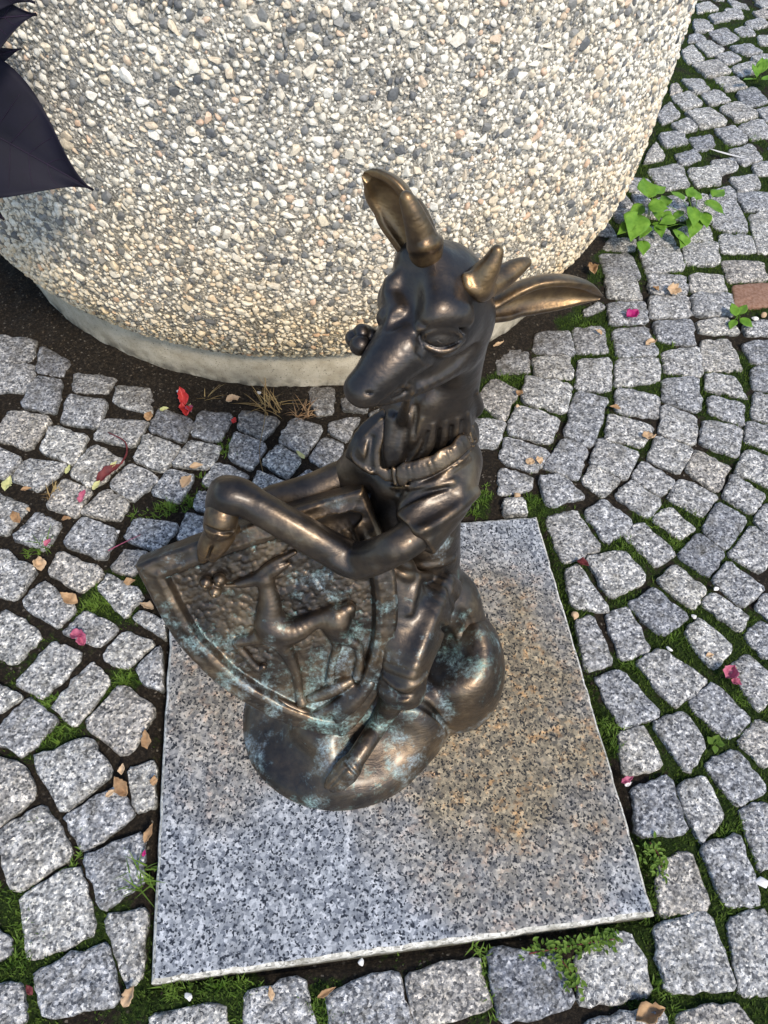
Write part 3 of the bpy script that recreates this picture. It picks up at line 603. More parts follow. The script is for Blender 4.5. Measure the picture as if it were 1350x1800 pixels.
for small, VAR in ((False, VAR2), (True, VAR1)):
    sel0 = (~isbig) & ((placed[:, 2] < .0044) == small)
    for k, (V, F) in enumerate(VAR):
        sel = np.where(sel0 & (vi % len(VAR) == k))[0]
        if not len(sel): continue
        r = placed[sel, 2][:, None, None]
        W = (V[None, :, 0, None]*ux[sel][:, None]+V[None, :, 1, None]*uy[sel][:, None]+(V[None, :, 2, None]+.08)*NR[sel][:, None])*r+P[sel][:, None]
        BV.append(W.reshape(-1, 3)); BF.append((F[None]+(np.arange(len(sel))*len(V))[:, None, None]+off).reshape(-1, 3)); off += W.shape[0]*W.shape[1]
tag(mesh_np('pebble_facing', np.vstack(BV), np.vstack(BF), MT['peb_i'], planter, smooth=False, origin=np.array([*PC, 0])), kind='stuff')
# ------------------------------------------------------------------ signed-distance sculpting
def crom(P, n):
    """Catmull-Rom through rows of P (any columns), n samples per span"""
    P = np.asarray(P, float); Q = np.vstack([2*P[0]-P[1], P, 2*P[-1]-P[-2]]); out = []
    for i in range(1, len(Q)-2):
        for t in np.arange(n)/n:
            a, b, c, d = Q[i-1], Q[i], Q[i+1], Q[i+2]
            out.append(.5*((2*b)+(c-a)*t+(2*a-5*b+4*c-d)*t*t+(3*b-a-3*c+d)*t**3))
    out.append(P[-1]); return np.array(out)
class Clay:
    def __init__(s, lo, hi, h):
        s.lo = np.array(lo, float); s.h = h
        s.n = np.ceil((np.array(hi)-s.lo)/h).astype(int)+1
        s.d = np.full(s.n, .2, np.float32)
    def blk(s, lo, hi):
        i0 = np.clip(np.floor((np.array(lo)-s.lo)/s.h).astype(int), 0, s.n); i1 = np.clip(np.ceil((np.array(hi)-s.lo)/s.h).astype(int)+1, 0, s.n)
        sl = tuple(slice(a, b) for a, b in zip(i0, i1))
        ax = [(s.lo[k]+s.h*np.arange(i0[k], i1[k])).astype(np.float32) for k in range(3)]
        return sl, ax[0][:, None, None], ax[1][None, :, None], ax[2][None, None, :]
    def join(s, sl, v, k, mode):
        a = s.d[sl]
        if a.size == 0: return
        if mode == 'sub': v = -v; a2 = -a
        else: a2 = a
        if mode == 'sub':
            hh = np.maximum(k-np.abs(a-v), 0)/k; s.d[sl] = np.maximum(a, v)+hh*hh*k*.25
        else:
            hh = np.maximum(k-np.abs(a-v), 0)/k; s.d[sl] = np.minimum(a, v)-hh*hh*k*.25
    def chain(s, pts, k=.008, mode='add', smooth=4, flat=None, rib=None, sq=None):
        """pts rows x,y,z,r ; flat=(axis, f): squeeze the section along axis by f"""
        P = np.array([np.r_[np.asarray(p[0], float), p[1]] for p in pts])
        if smooth and len(P) > 2: P = crom(P, smooth)
        P[:, 3] = np.maximum(P[:, 3], .0008)
        if rib:
            L = np.r_[0, np.cumsum(np.linalg.norm(np.diff(P[:, :3], axis=0), axis=1))]
            P[:, 3] *= 1+rib[1]*np.sin(2*np.pi*L/rib[0])
        m = P[:, 3].max()*(1 if flat is None else max(1, 1/flat[1]))+k+3*s.h
        sl, X, Y, Z = s.blk(P[:, :3].min(0)-m, P[:, :3].max(0)+m)
        if 0 in s.d[sl].shape: return
        D = None
        for a, b in zip(P[:-1], P[1:]):
            ab = b[:3]-a[:3]; L2 = ab@ab+1e-12
            ax, ay, az = X-a[0], Y-a[1], Z-a[2]
            t = np.clip((ax*ab[0]+ay*ab[1]+az*ab[2])/L2, 0, 1)
            qx, qy, qz = ax-ab[0]*t, ay-ab[1]*t, az-ab[2]*t
            r = a[3]+(b[3]-a[3])*t
            if sq is not None:
                R_, p_ = sq; c3 = [np.abs(qx*R_[i][0]+qy*R_[i][1]+qz*R_[i][2])/R_[i][3] for i in range(3)]
                v = (c3[0]**p_+c3[1]**p_+c3[2]**p_)**(1/p_)-r
            elif flat is not None:
                e, f = np.asarray(flat[0]), flat[1]
                dp = (qx*e[0]+qy*e[1]+qz*e[2])*(1/f-1)
                qx, qy, qz = qx+dp*e[0], qy+dp*e[1], qz+dp*e[2]
                v = (np.sqrt(qx*qx+qy*qy+qz*qz)-r)*min(1, f*1.3)
            else: v = np.sqrt(qx*qx+qy*qy+qz*qz)-r
            D = v if D is None else np.minimum(D, v)
        s.join(sl, D.astype(np.float32), k, mode)
    def ell(s, c, r, R=None, k=.012, mode='add'):
        c = np.asarray(c, float); r = np.asarray(r, float)*np.ones(3); m = r.max()+k+3*s.h
        sl, X, Y, Z = s.blk(c-m, c+m)
        R = np.eye(3) if R is None else np.asarray(R, float)
        x, y, z = X-c[0], Y-c[1], Z-c[2]
        p = [R[i, 0]*x+R[i, 1]*y+R[i, 2]*z for i in range(3)]
        k0 = np.sqrt(sum((p[i]/r[i])**2 for i in range(3))); k1 = np.sqrt(sum((p[i]/r[i]**2)**2 for i in range(3)))+1e-9
        s.join(sl, (k0*(k0-1)/k1).astype(np.float32), k, mode)
    def on(s, px, py, off=0.0):
        """point of the clay's surface seen at a pixel, moved off towards the camera"""
        d = nz(ray(px, py)); t = np.arange(.3, 1.8, s.h*.5); P = CAM+t[:, None]*d
        i = np.rint((P-s.lo)/s.h).astype(int); ok = ((i >= 0) & (i < s.n)).all(1)
        v = np.full(len(t), 1.0); v[ok] = s.d[tuple(i[ok].T)]; k = np.argmax(v < 0) if (v < 0).any() else int(np.argmin(v))
        return CAM+(t[k]-off)*d
    def line(s, pts, r, off=0.0, k=.006, mode='add', smooth=6, ends=.5):
        n = len(pts)
        rr = [r*(ends+(1-ends)*math.sin(math.pi*(i+.5)/n)) if ends < 1 else r for i in range(n)]
        s.chain([(s.on(x, y, off), q) for (x, y), q in zip(pts, rr)], k=k, mode=mode, smooth=smooth)
    def cut(s, P, n):
        """keep the side of the plane that n points away from"""
        sl, X, Y, Z = s.blk(s.lo, s.lo+s.h*s.n)
        v = (X-P[0])*n[0]+(Y-P[1])*n[1]+(Z-P[2])*n[2]; s.d = np.maximum(s.d, v.astype(np.float32))
    def blur(s, n=1):
        for _ in range(n):
            for a in range(3):
                d = s.d; e = d.copy(); sl = [slice(None)]*3; lo = list(sl); hi = list(sl); md = list(sl)
                lo[a] = slice(0, -2); hi[a] = slice(2, None); md[a] = slice(1, -1)
                e[tuple(md)] = .25*d[tuple(lo)]+.5*d[tuple(md)]+.25*d[tuple(hi)]; s.d = e
    def polygons(s):
        d = s.d; ins = d < 0; nx, ny, nz = d.shape
        c = np.zeros((nx-1, ny-1, nz-1), np.uint8)
        for a in (0, 1):
            for b in (0, 1):
                for e in (0, 1): c += ins[a:nx-1+a, b:ny-1+b, e:nz-1+e]
        act = np.argwhere((c > 0) & (c < 8)); idx = np.full(c.shape, -1, np.int64); idx[tuple(act.T)] = np.arange(len(act))
        cor = np.array([(a, b, e) for a in (0, 1) for b in (0, 1) for e in (0, 1)])
        val = np.stack([d[act[:, 0]+o[0], act[:, 1]+o[1], act[:, 2]+o[2]] for o in cor], 1)
        acc = np.zeros((len(act), 3)); cnt = np.zeros(len(act))
        for i in range(8):
            for j in range(i+1, 8):
                if np.abs(cor[i]-cor[j]).sum() != 1: continue
                m = (val[:, i] < 0) != (val[:, j] < 0)
                t = val[m, i]/(val[m, i]-val[m, j])
                acc[m] += cor[i]+t[:, None]*(cor[j]-cor[i]); cnt[m] += 1
        V = s.lo+s.h*(act+acc/cnt[:, None])
        Fs = []
        for ax in range(3):
            o1, o2 = [(1, 2), (2, 0), (0, 1)][ax]
            a = [slice(None)]*3; b = [slice(None)]*3; a[ax] = slice(0, -1); b[ax] = slice(1, None)
            sa, sb = ins[tuple(a)], ins[tuple(b)]
            e = np.argwhere(sa != sb); sg = sa[tuple(e.T)]
            ok = (e[:, o1] > 0) & (e[:, o2] > 0) & (e[:, o1] < d.shape[o1]-1) & (e[:, o2] < d.shape[o2]-1); e = e[ok]; sg = sg[ok]
            def cl(p, q):
                f = e.copy(); f[:, o1] += p; f[:, o2] += q; return idx[tuple(f.T)]
            q = np.stack([cl(-1, -1), cl(0, -1), cl(0, 0), cl(-1, 0)], 1); q[~sg] = q[~sg][:, ::-1]; Fs.append(q)
        return V, np.vstack(Fs)
    def obj(s, name, mat, parent, origin=None):
        V, F = s.polygons(); return mesh_np(name, V, F, mat, parent, origin=origin if origin is not None else V.mean(0))
def nz(v): v = np.asarray(v, float); return v/np.linalg.norm(v)
def frame(fwd, up):
    f = nz(fwd); r = nz(np.cross(f, up)); u = np.cross(r, f); return np.array([f, r, u])

# ------------------------------------------------------------------ the bronze deer
deer = empty('deer_statue', (0.02, 0.0, SLABZ))
tag(deer, 'bronze statue of a jacketed young deer sitting on a rock and holding a shield', 'statue')
# shield frame: tip, along the top edge, up the middle, out of the face
ST = np.array([-.080, -.095, .120]); SU = np.array([.950, .087, .301]); SV = np.array([-.303, .502, .810]); SN = np.array([-.081, -.861, .503])
SU = nz(SU); SN = nz(SN-(SN@SU)*SU); SV = nz(np.cross(SN, SU)); SW, SH = .357, .411
def sh(px, py, off=0.0): return onplane(px, py, ST, SN, off)

# rock it sits on
ROCK = (np.array([-.078, -.022, .0]), np.array([.182, .164, .112]))
LOBE = (np.array([.138, .045, .03]), np.array([.098, .118, .165]))
def onell(px, py, E, off=0.0):
    c, r = E; r = r+off; d = ray(px, py)/r; o = (CAM-c)/r
    A = d@d; B = o@d; D = B*B-A*(o@o-1)
    t = (-B-math.sqrt(max(D, 0)))/A; return CAM+t*ray(px, py)
cl = Clay((-.30, -.23, SLABZ-.006), (.27, .20, .24), .0025)
cl.ell(ROCK[0], ROCK[1], k=.02); cl.ell((-.10, .08, .0), (.14, .12, .12), k=.03)
cl.ell((.03, .02, .03), (.12, .13, .12), k=.04)
cl.ell(LOBE[0], LOBE[1], k=.014)
cl.ell((.10, .13, .03), (.10, .09, .14), k=.03)
for _ in range(9):     # shallow modelled dents
    a = rng.random()*6.28; e = .2+rng.random()*.9; E = (ROCK, LOBE)[rng.integers(2)]
    c = E[0]+E[1]*np.array([math.cos(a)*math.cos(e), math.sin(a)*math.cos(e), math.sin(e)])*1.16
    cl.ell(c, (.05+.03*rng.random(), .045, .028), k=.05, mode='sub')
cl.line([(668, 1252), (700, 1238), (745, 1240), (790, 1285)], .006, -.002, k=.012, mode='sub')
cl.cut((0, 0, SLABZ), (0, 0, -1))
cl.obj('rock', MT['low'], deer)

# trousers and leg
cl = Clay((-.12, -.16, .03), (.24, .25, .45), .0025)
cl.ell(at(770, 1060, .115), (.070, .062, .062), k=.02)
cl.chain([(at(755, 985, .15), .050), (at(760, 1030, .14), .056)], k=.02)
TA, TB = at(768, 1030, .10), at(707, 1200, -.04); td = nz(TB-TA); tn = nz(CAM-TB); tn = nz(tn-(tn@td)*td); ts = np.cross(td, tn)
tr_ = math.radians(-24); ta_ = ts*math.cos(tr_)+tn*math.sin(tr_); tb_ = -ts*math.sin(tr_)+tn*math.cos(tr_)
SQ = ([(*ta_, 1.0), (*tb_, .92), (*td, 1.0)], 4.5)
cl.chain([(at(766, 1040, .09), .036), (at(742, 1090, .035), .038), (at(722, 1145, -.01), .035), (at(707, 1198, -.042), .033)], k=.010, sq=SQ)
cl.chain([(at(800, 1050, .12), .040), (at(815, 1090, .09), .040), (at(820, 1130, .06), .045)], k=.02)
cl.chain([(at(690, 1010, .085), .040), (at(700, 1050, .06), .038), (at(690, 1110, .02), .030)], k=.03)
cl.ell(at(708, 1214, -.056), (.036, .032, .024), k=.012)
cl.line([(676, 1190), (700, 1208), (730, 1203), (748, 1186)], .0045, .001, k=.006, ends=.7)
cl.line([(690, 1213), (705, 1224), (722, 1222)], .004, .0, k=.006, mode='sub')
for a in ([(790, 1030), (798, 1070), (812, 1110)], [(800, 1050), (815, 1080), (835, 1115)], [(775, 1100), (790, 1120), (800, 1150)]):
    cl.line(a, .0045, .001, k=.012, mode='sub')
cl.line([(692, 1000), (720, 1012), (760, 1010), (796, 998)], .008, .0, k=.008)
cl.line([(735, 1015), (728, 1040), (720, 1075)], .005, 0, k=.010)
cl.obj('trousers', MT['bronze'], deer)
cl = Clay((-.16, -.22, .01), (.06, .02, .20), .002)
kn = at(703, 1205, -.045)
cl.chain([(kn, .026), (onell(672, 1262, ROCK, .010), .0185), (onell(640, 1312, ROCK, .008), .0165), (onell(618, 1345, ROCK, .007), .0165)], k=.008)
cl.ell(onell(614, 1350, ROCK, .009), .0205, k=.006)
cl.chain([(onell(604, 1356, ROCK, .006), .018), (onell(584, 1374, ROCK, .004), .012), (onell(574, 1382, ROCK, .0), .005)], k=.005)
cl.chain([(onell(612, 1362, ROCK, .006), .016), (onell(594, 1380, ROCK, .003), .012), (onell(584, 1388, ROCK, .0), .005)], k=.003)
cl.line([(607, 1352), (596, 1366), (580, 1384)], .0028, .0008, k=.003, mode='sub')
cl.line([(606, 1338), (618, 1352), (628, 1362)], .0026, .0008, k=.004, mode='sub')
cl.obj('leg', MT['low'], deer)

# jacket
cl = Clay((-.14, -.02, .28), (.20, .28, .64), .0020)
ch = at(735, 870, .165)
Rt = frame((.45, -.89, 0), (0, 0, 1))          # torso facing
cl.ell(ch, (.062, .086, .10), Rt, k=.02)
cl.chain([(at(745, 930, .160), .060), (at(748, 985, .150), .060)], k=.03)
cl.ell(at(740, 812, .170), (.056, .086, .045), Rt, k=.03)
# sleeve of the near arm, its cuff cut straight
ELB = sh(628, 985, .036)
sv_ = Clay(cl.lo, cl.lo+cl.h*(cl.n-1), cl.h)
sv_.chain([(at(792, 812, .150), .046), (at(776, 862, .105), .047), (at(744, 912, .068), .043), (at(716, 946, .046), .043), (at(690, 975, .03), .043)], k=.015)
ax = nz(at(716, 946, .046)-at(744, 912, .068))
sv_.cut(at(722, 938, .050), nz(ax+np.array([-.1, 0, 0])))
sv_.blur(2)
sl_ = tuple(slice(0, m) for m in np.minimum(cl.n, sv_.n))
cl.join(sl_, sv_.d[sl_], .012, 'add')
cl.line([(752, 962), (722, 948), (698, 922)], .0042, -.001, k=.004, ends=.8)
cl.line([(834, 866), (805, 890), (768, 915), (735, 932), (714, 940)], .0095, -.0060, k=.007, ends=.9)
cl.line([(800, 868), (765, 888), (730, 908)], .016, .012, k=.012, mode='sub')
cl.line([(786, 856), (750, 866), (718, 880), (700, 892)], .0050, .0005, k=.004, mode='sub', ends=.5)
cl.line([(795, 846), (755, 852), (715, 864)], .0060, -.003, k=.006, ends=.6)
cl.line([(760, 838), (725, 850), (700, 868)], .0035, .0005, k=.004, mode='sub')
# far sleeve behind the shield
cl.chain([(at(652, 808, .178), .037), (at(612, 842, .185), .032), (at(560, 864, .175), .027)], k=.015)
# hem
cl.line([(692, 984), (720, 992), (760, 992), (796, 982)], .0065, -.001, k=.008, ends=.8)
# opening down the chest
cl.chain([(at(668, 815, .085), .016), (at(662, 870, .080), .026), (at(672, 950, .075), .022)], k=.010, mode='sub')
# far lapel: a stiff pointed flap
LN = nz((-.35, -.62, .70))
cl.chain([(at(674, 728, .160), .008), (at(655, 758, .148), .018), (at(642, 785, .138), .022), (at(646, 806, .128), .018), (at(658, 828, .118), .007)], k=.003, flat=(LN, .22), smooth=5)
cl.chain([(at(612, 800, .140), .004), (at(636, 790, .132), .010)], k=.008, flat=(LN, .4))
cl.line([(670, 736), (642, 766), (620, 794), (626, 812), (652, 830)], .0026, .0002, k=.003, ends=.9)
cl.line([(655, 770), (650, 800), (652, 822)], .0030, .0005, k=.006, mode='sub')
# knitted collar band: flat, finely ribbed
cp = [at(x, y, Y) for x, y, Y in ((684, 836, .108), (715, 835, .100), (748, 828, .100), (782, 812, .106), (812, 788, .124), (832, 758, .160), (828, 738, .205))]
CN = [nz((-.2, -.8, .55)), nz((.0, -.85, .55)), nz((.1, -.85, .5)), nz((.25, -.8, .5)), nz((.5, -.65, .5)), nz((.8, -.3, .45)), nz((.8, .2, .5))]
cr_ = (.009, .0145, .015, .015, .015, .0145, .014)
for a in range(6): cl.chain([(cp[a], cr_[a]), (cp[a+1], cr_[a+1])], k=.006, smooth=0, flat=(nz(CN[a]+CN[a+1]), .24))
rb = crom(np.hstack([cp, CN]), 7)
for q, q2 in zip(rb[2:-1:2], rb[3::2]):
    p, nn_ = q[:3], nz(q[3:]); up_ = nz(np.cross(q2[:3]-p, nn_))
    cl.chain([(p+up_*.011+nn_*.0024, .0027), (p-up_*.011+nn_*.0024, .0027)], k=.001, smooth=0)
cl.line([(690, 850), (722, 849), (756, 840), (790, 821), (818, 799), (835, 775)], .0024, .0004, k=.002, mode='sub', ends=1)
cl.line([(690, 857), (724, 857), (760, 848), (795, 829), (824, 806)], .0026, -.001, k=.003, ends=1)
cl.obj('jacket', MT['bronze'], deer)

# near arm: elbow across the face of the shield, wrist hooked over its top edge
cl = Clay((-.34, -.10, .25), (.09, .24, .58), .0022)
cl.chain([(at(745, 925, .055), .0275), (at(695, 962, .030), .0250), (ELB, .0275), (sh(575, 961, .036), .0255), (sh(510, 924, .036), .0245), (sh(455, 892, .032), .0240), (sh(420, 872, .025), .0255), (sh(402, 876, .012), .0245)], k=.01, smooth=6)
cl.chain([(sh(398, 868, .012), .026), (sh(386, 890, .022), .020), (sh(390, 905, .03), .018)], k=.010)
cl.line([(690, 955), (650, 978), (610, 975), (560, 945), (510, 915), (460, 885)], .010, -.009, k=.010)
cl.line([(660, 998), (625, 1005), (590, 990)], .009, -.006, k=.014)
cl.ell(cl.on(400, 872, -.012), .019, k=.02)
cl.obj('arm', MT['bronze'], deer)
cl = Clay((-.34, -.02, .30), (-.14, .20, .55), .0018)
cl.chain([(sh(396, 885, .022), .020), (sh(390, 905, .030), .0235), (sh(387, 922, .032), .0235)], k=.006)
cl.line([(362, 926), (385, 936), (410, 934)], .0032, .0004, k=.003, mode='sub', ends=.9)
cl.chain([(sh(394, 940, .027), .0165), (sh(382, 960, .026), .0150), (sh(374, 978, .020), .0085)], k=.004)
cl.chain([(sh(376, 942, .026), .0165), (sh(364, 962, .024), .0140), (sh(356, 982, .016), .0070)], k=.002)
cl.line([(382, 944), (372, 962), (364, 982)], .0024, .0004, k=.002, mode='sub', ends=.9)
cl.ell(sh(412, 930, .016), .009, k=.003)
cl.obj('hoof', MT['antler'], deer)
cl = Clay((-.30, .02, .28), (.02, .30, .60), .003)
cl.chain([(at(600, 840, .185), .027), (sh(545, 862, -.062), .025), (sh(470, 885, -.062), .024), (sh(430, 920, -.05), .022)], k=.01)
cl.obj('arm', MT['bronze'], deer)

# head and neck
cl = Clay((-.13, -.01, .52), (.17, .30, .99), .0018)
CR = at(768, 520, .135); NS = at(642, 684, .045); FD = nz(NS-CR); Rh = frame(FD, (0.15, 0, 1))
cl.ell(CR, (.056, .049, .047), Rh, k=.02)
cl.ell(at(792, 545, .150), (.050, .050, .055), Rh, k=.02)
cl.ell(at(775, 488, .160), (.040, .042, .034), k=.02)
cl.ell(at(738, 462, .150), (.026, .026, .026), k=.02)
cl.chain([(at(762, 560, .115), .045), (at(720, 598, .088), .0355), (at(686, 634, .068), .0285), (at(662, 661, .056), .0240), (at(643, 682, .049), .0185)], k=.018)
cl.ell(at(636, 686, .046), (.0165, .0190, .0145), Rh, k=.012)
cl.chain([(at(795, 608, .140), .034), (at(752, 640, .105), .028), (at(708, 672, .080), .020), (at(672, 692, .064), .0135), (at(652, 697, .058), .0095)], k=.012)
# neck
cl.chain([(at(800, 565, .165), .044), (at(790, 640, .185), .043), (at(778, 715, .188), .047), (at(765, 785, .180), .054), (at(755, 840, .175), .056)], k=.02)
cl.chain([(at(752, 700, .158), .024), (at(738, 755, .148), .022), (at(728, 805, .140), .020)], k=.02)
cl.chain([(at(712, 705, .175), .030), (at(700, 765, .165), .034), (at(692, 840, .150), .034)], k=.012)
cl.chain([(at(690, 735, .150), .010), (at(684, 790, .132), .010), (at(690, 838, .120), .008)], k=.006)
cl.chain([(at(708, 740, .148), .009), (at(700, 790, .130), .009), (at(702, 832, .120), .007)], k=.006)
# throat fur: low s-shaped pointed locks
for a, r in (([(724, 700), (722, 730), (724, 758)], .0085), ([(742, 735), (728, 765), (720, 786)], .0085), ([(760, 745), (752, 780), (734, 818)], .0095), ([(782, 740), (776, 780), (756, 816)], .0095), ([(802, 735), (798, 770), (780, 806)], .0090), ([(820, 725), (818, 760), (806, 790)], .0085), ([(742, 775), (728, 805), (706, 828)], .0070), ([(836, 690), (840, 715), (837, 732)], .0085), ([(716, 700), (706, 740), (698, 790)], .0075)):
    p = [cl.on(x, y, -.003) for x, y in a]
    cl.chain([(p[0], r*.5), (p[1], r), (p[2], .0022)], k=.004, smooth=7)
for a in ([(733, 715), (730, 745), (728, 772)], [(752, 760), (742, 790), (724, 815)], [(772, 755), (764, 790), (746, 815)], [(793, 750), (788, 782), (768, 808)], [(812, 740), (808, 772), (794, 796)], [(762, 790), (752, 808), (738, 824)], [(786, 788), (776, 804), (762, 818)]):
    cl.line(a, .0026, .0006, k=.003, mode='sub')
# brows, sockets, eyes
eR = cl.on(776, 592); vR = nz(eR-CAM)
eL = cl.on(690, 552)
e1 = nz(cl.on(815, 600)-cl.on(740, 596)); e3 = nz(np.cross(e1, np.cross(-vR, e1))); e2 = np.cross(e3, e1); Re = np.array([e1, e2, e3])
cl.ell(eR-vR*.0035, (.031, .022, .0165), Re, k=.007, mode='sub')
cl.line([(738, 572), (752, 561), (778, 556), (802, 557), (822, 562)], .0085, .0030, k=.008, ends=.6)
cl.line([(742, 552), (775, 542), (812, 546)], .010, -.006, k=.014)
EYE_C = eR+vR*.0105
cl.ell(EYE_C, (.0235, .0150, .0122), Re, k=.001)
lid1 = [(740, 597), (752, 584), (776, 577), (798, 583), (813, 597)]; lid2 = [(740, 597), (752, 610), (774, 617), (798, 611), (813, 597)]
lids = [[(cl.on(x, y, .0008), r) for (x, y), r in zip(l, (.0032, .0040, .0044, .0040, .0032))] for l in (lid1, lid2)]
for l in lids: cl.chain(l, k=.0012, smooth=6)
cl.line([(748, 592), (758, 585), (776, 581), (794, 585), (806, 593)], .0015, .0002, k=.0012, mode='sub', ends=.9)
cl.line([(748, 602), (758, 607), (776, 611), (794, 607), (806, 601)], .0014, .0002, k=.0012, mode='sub', ends=.9)
cl.line([(748, 574), (776, 566), (806, 571)], .0016, .0002, k=.002, mode='sub', ends=.6)
cl.line([(738, 618), (756, 631), (782, 636), (808, 626)], .0035, .0005, k=.008, mode='sub')
cl.line([(742, 572), (772, 562), (805, 567)], .0025, .0005, k=.005, mode='sub')
cl.line([(700, 492), (684, 512), (680, 535), (692, 556)], .0105, -.004, k=.010)
cl.ell(eL+vR*.012+np.array([-.006, 0, -.004]), .0120, k=.003)
cl.line([(700, 556), (692, 566), (684, 574)], .0050, .002, k=.006, mode='sub')
# forehead planes, bridge, cheek
cl.line([(735, 480), (728, 510), (724, 540)], .010, .006, k=.030, mode='sub')
cl.line([(760, 470), (765, 510), (772, 545)], .012, -.008, k=.03)
cl.line([(738, 672), (770, 660), (805, 638), (832, 612)], .0040, .001, k=.012, mode='sub')
# corner of the mouth, nostrils
cl.line([(692, 700), (704, 696), (714, 686)], .0026, .0004, k=.004, mode='sub')
cl.line([(706, 676), (718, 678), (724, 690)], .0038, -.0012, k=.005)
cl.ell(cl.on(648, 691), (.0026, .0014, .0014), k=.003, mode='sub')
# far brow hood
cl.line([(686, 500), (688, 520), (700, 545)], .0100, -.002, k=.008)
head = cl.obj('head', MT['head'], deer)
# pupils: ring and dot, cut in relief
def eye_ring():
    e = EYE_C; c = e-vR*.0119; a = e1; b = e2
    q = Clay(e-.03, e+.03, .0009)
    th = np.linspace(0, 2*np.pi, 17)
    q.chain([(c+(a*math.cos(t)+b*math.sin(t))*.0062-vR*(-.0004), .0017) for t in th], k=.001, smooth=0)
    q.ell(c, .0028, k=.001)
    q.obj('pupil', MT['head'], head)
eye_ring()
# ears: cupped shells
def ear(name, axis, opening, mat, phim=(150, 100), thick=.0105, deep=.62):
    """axis rows (point, halfwidth)"""
    A = crom([np.r_[p, w_] for p, w_ in axis], 8); n = len(A); K = 11
    V = []; F = []
    for i in range(n):
        c, w_ = A[i, :3], max(A[i, 3], .0015); u = i/(n-1)
        tg = nz(A[min(i+1, n-1), :3]-A[max(i-1, 0), :3]); o = np.asarray(opening(u), float); o = nz(o-(o@tg)*tg); wd = np.cross(tg, o)
        pm = math.radians(phim[0]+(phim[1]-phim[0])*min(1, u*2.2)); th = thick*min(1, .45+w_/.03)*min(1, (1-u)*5+.25)
        ring = []
        ph = np.linspace(-pm, pm, K)
        for f in ph: ring.append(c+wd*w_*math.sin(f)-o*w_*deep*math.cos(f))
        wi = max(w_-th, w_*.25)
        for f in ph[::-1]: ring.append(c+wd*wi*math.sin(f)*.98-o*(wi*deep*math.cos(f)-.0008))
        V += ring
    m = 2*K
    for i in range(n-1):
        for k in range(m):
            l = (k+1) % m; F.append((i*m+k, i*m+l, (i+1)*m+l, (i+1)*m+k))
    F.append(tuple(range(m))[::-1]); F.append(tuple(range((n-1)*m, n*m)))
    o = mesh_np(name, np.array(V), F, mat, deer, origin=np.array(V).mean(0))
    sm = o.modifiers.new('round', 'SUBSURF'); sm.levels = sm.render_levels = 2
    return o
ear('ear', [(at(836, 548, .150), .014), (at(868, 546, .156), .020), (at(918, 533, .163), .031), (at(968, 526, .170), .034), (at(1018, 524, .180), .025), (at(1058, 524, .192), .004)],
    lambda u: np.array([-.10, -.95, -.28]), MT['ear'], phim=(140, 92), deep=.80)
ear('ear', [(at(730, 462, .150), .014), (at(716, 428, .150), .021), (at(694, 388, .152), .031), (at(672, 350, .158), .031), (at(652, 322, .165), .020), (at(637, 306, .172), .004)],
    lambda u: np.array([-.78, -.62, .02]), MT['ear'], phim=(140, 84), deep=.80)
# antler buds, two tines each
cl = Clay((.0, .05, .80), (.16, .27, 1.02), .0018)
cl.chain([(at(838, 502, .120), .0185), (at(847, 488, .117), .0155), (at(862, 466, .116), .0110), (at(872, 446, .118), .0078), (at(873, 441, .118), .0065)], k=.006)
cl.chain([(at(846, 505, .135), .015), (at(880, 488, .150), .0135), (at(908, 470, .160), .010), (at(925, 461, .165), .006)], k=.008)
cl.chain([(at(818, 486, .112), .0040), (at(824, 506, .104), .0040), (at(845, 516, .106), .0040), (at(864, 510, .120), .004)], k=.010)
cl.obj('antler', MT['antler'], deer)
cl = Clay((-.08, .05, .85), (.07, .27, 1.06), .0018)
cl.chain([(at(748, 440, .135), .0180), (at(740, 415, .130), .0150), (at(727, 378, .130), .0110), (at(716, 352, .132), .0080), (at(713, 347, .132), .0062)], k=.006)
cl.chain([(at(750, 430, .150), .014), (at(743, 395, .158), .011), (at(733, 365, .165), .008), (at(729, 357, .167), .005)], k=.008)
cl.chain([(at(724, 438, .124), .0036), (at(746, 435, .115), .0038), (at(768, 427, .124), .0036), (at(772, 421, .14), .0036)], k=.008)
cl.obj('antler', MT['antler'], deer)
# rosebud held in the mouth, on the far side
cl = Clay(at(633, 603, .10)-.035, at(633, 603, .10)+.055, .0014)
BC = at(632, 604, .095)
cl.ell(BC+(.006, .014, -.006), (.015, .016, .016), k=.004)
for a in range(5):
    d = np.array([math.cos(a*1.257+.4), .25, math.sin(a*1.257+.4)])
    cl.ell(BC+d*.0105+(.004, .008, -.004), (.0085, .010, .0085), k=.002)
cl.ell(BC+(.000, -.004, .001), .0112, k=.0006)
cl.chain([(BC+(.008, .016, -.006), .007), (at(655, 640, .10), .005), (at(668, 672, .085), .005)], k=.004)
cl.obj('flower', MT['head'], deer)

# shield
OUT = [(-.179, .411), (-.181, .285), (-.166, .213), (-.143, .152), (-.114, .103), (-.082, .061), (-.037, .020), (0, 0)]
OUT = crom(OUT, 4); OUT = np.vstack([OUT, (OUT[:-1]*(-1, 1))[::-1]])
OUT = np.vstack([OUT, [(x, .411+.006*(1-(x/.179)**2)) for x in np.linspace(.165, -.165, 9)]])
def polydist(U, V, P):
    d = np.full(U.shape, 1e9); ins = np.zeros(U.shape, bool)
    for a, b in zip(P, np.roll(P, -1, 0)):
        e = b-a; wx, wy = U-a[0], V-a[1]; t = np.clip((wx*e[0]+wy*e[1])/(e@e+1e-12), 0, 1)
        d = np.minimum(d, (wx-e[0]*t)**2+(wy-e[1]*t)**2)
        c = ((a[1] > V) != (b[1] > V)) & (U < (b[0]-a[0])*(V-a[1])/(b[1]-a[1]+1e-12)+a[0]); ins ^= c
    return np.where(ins, -1, 1)*np.sqrt(d)
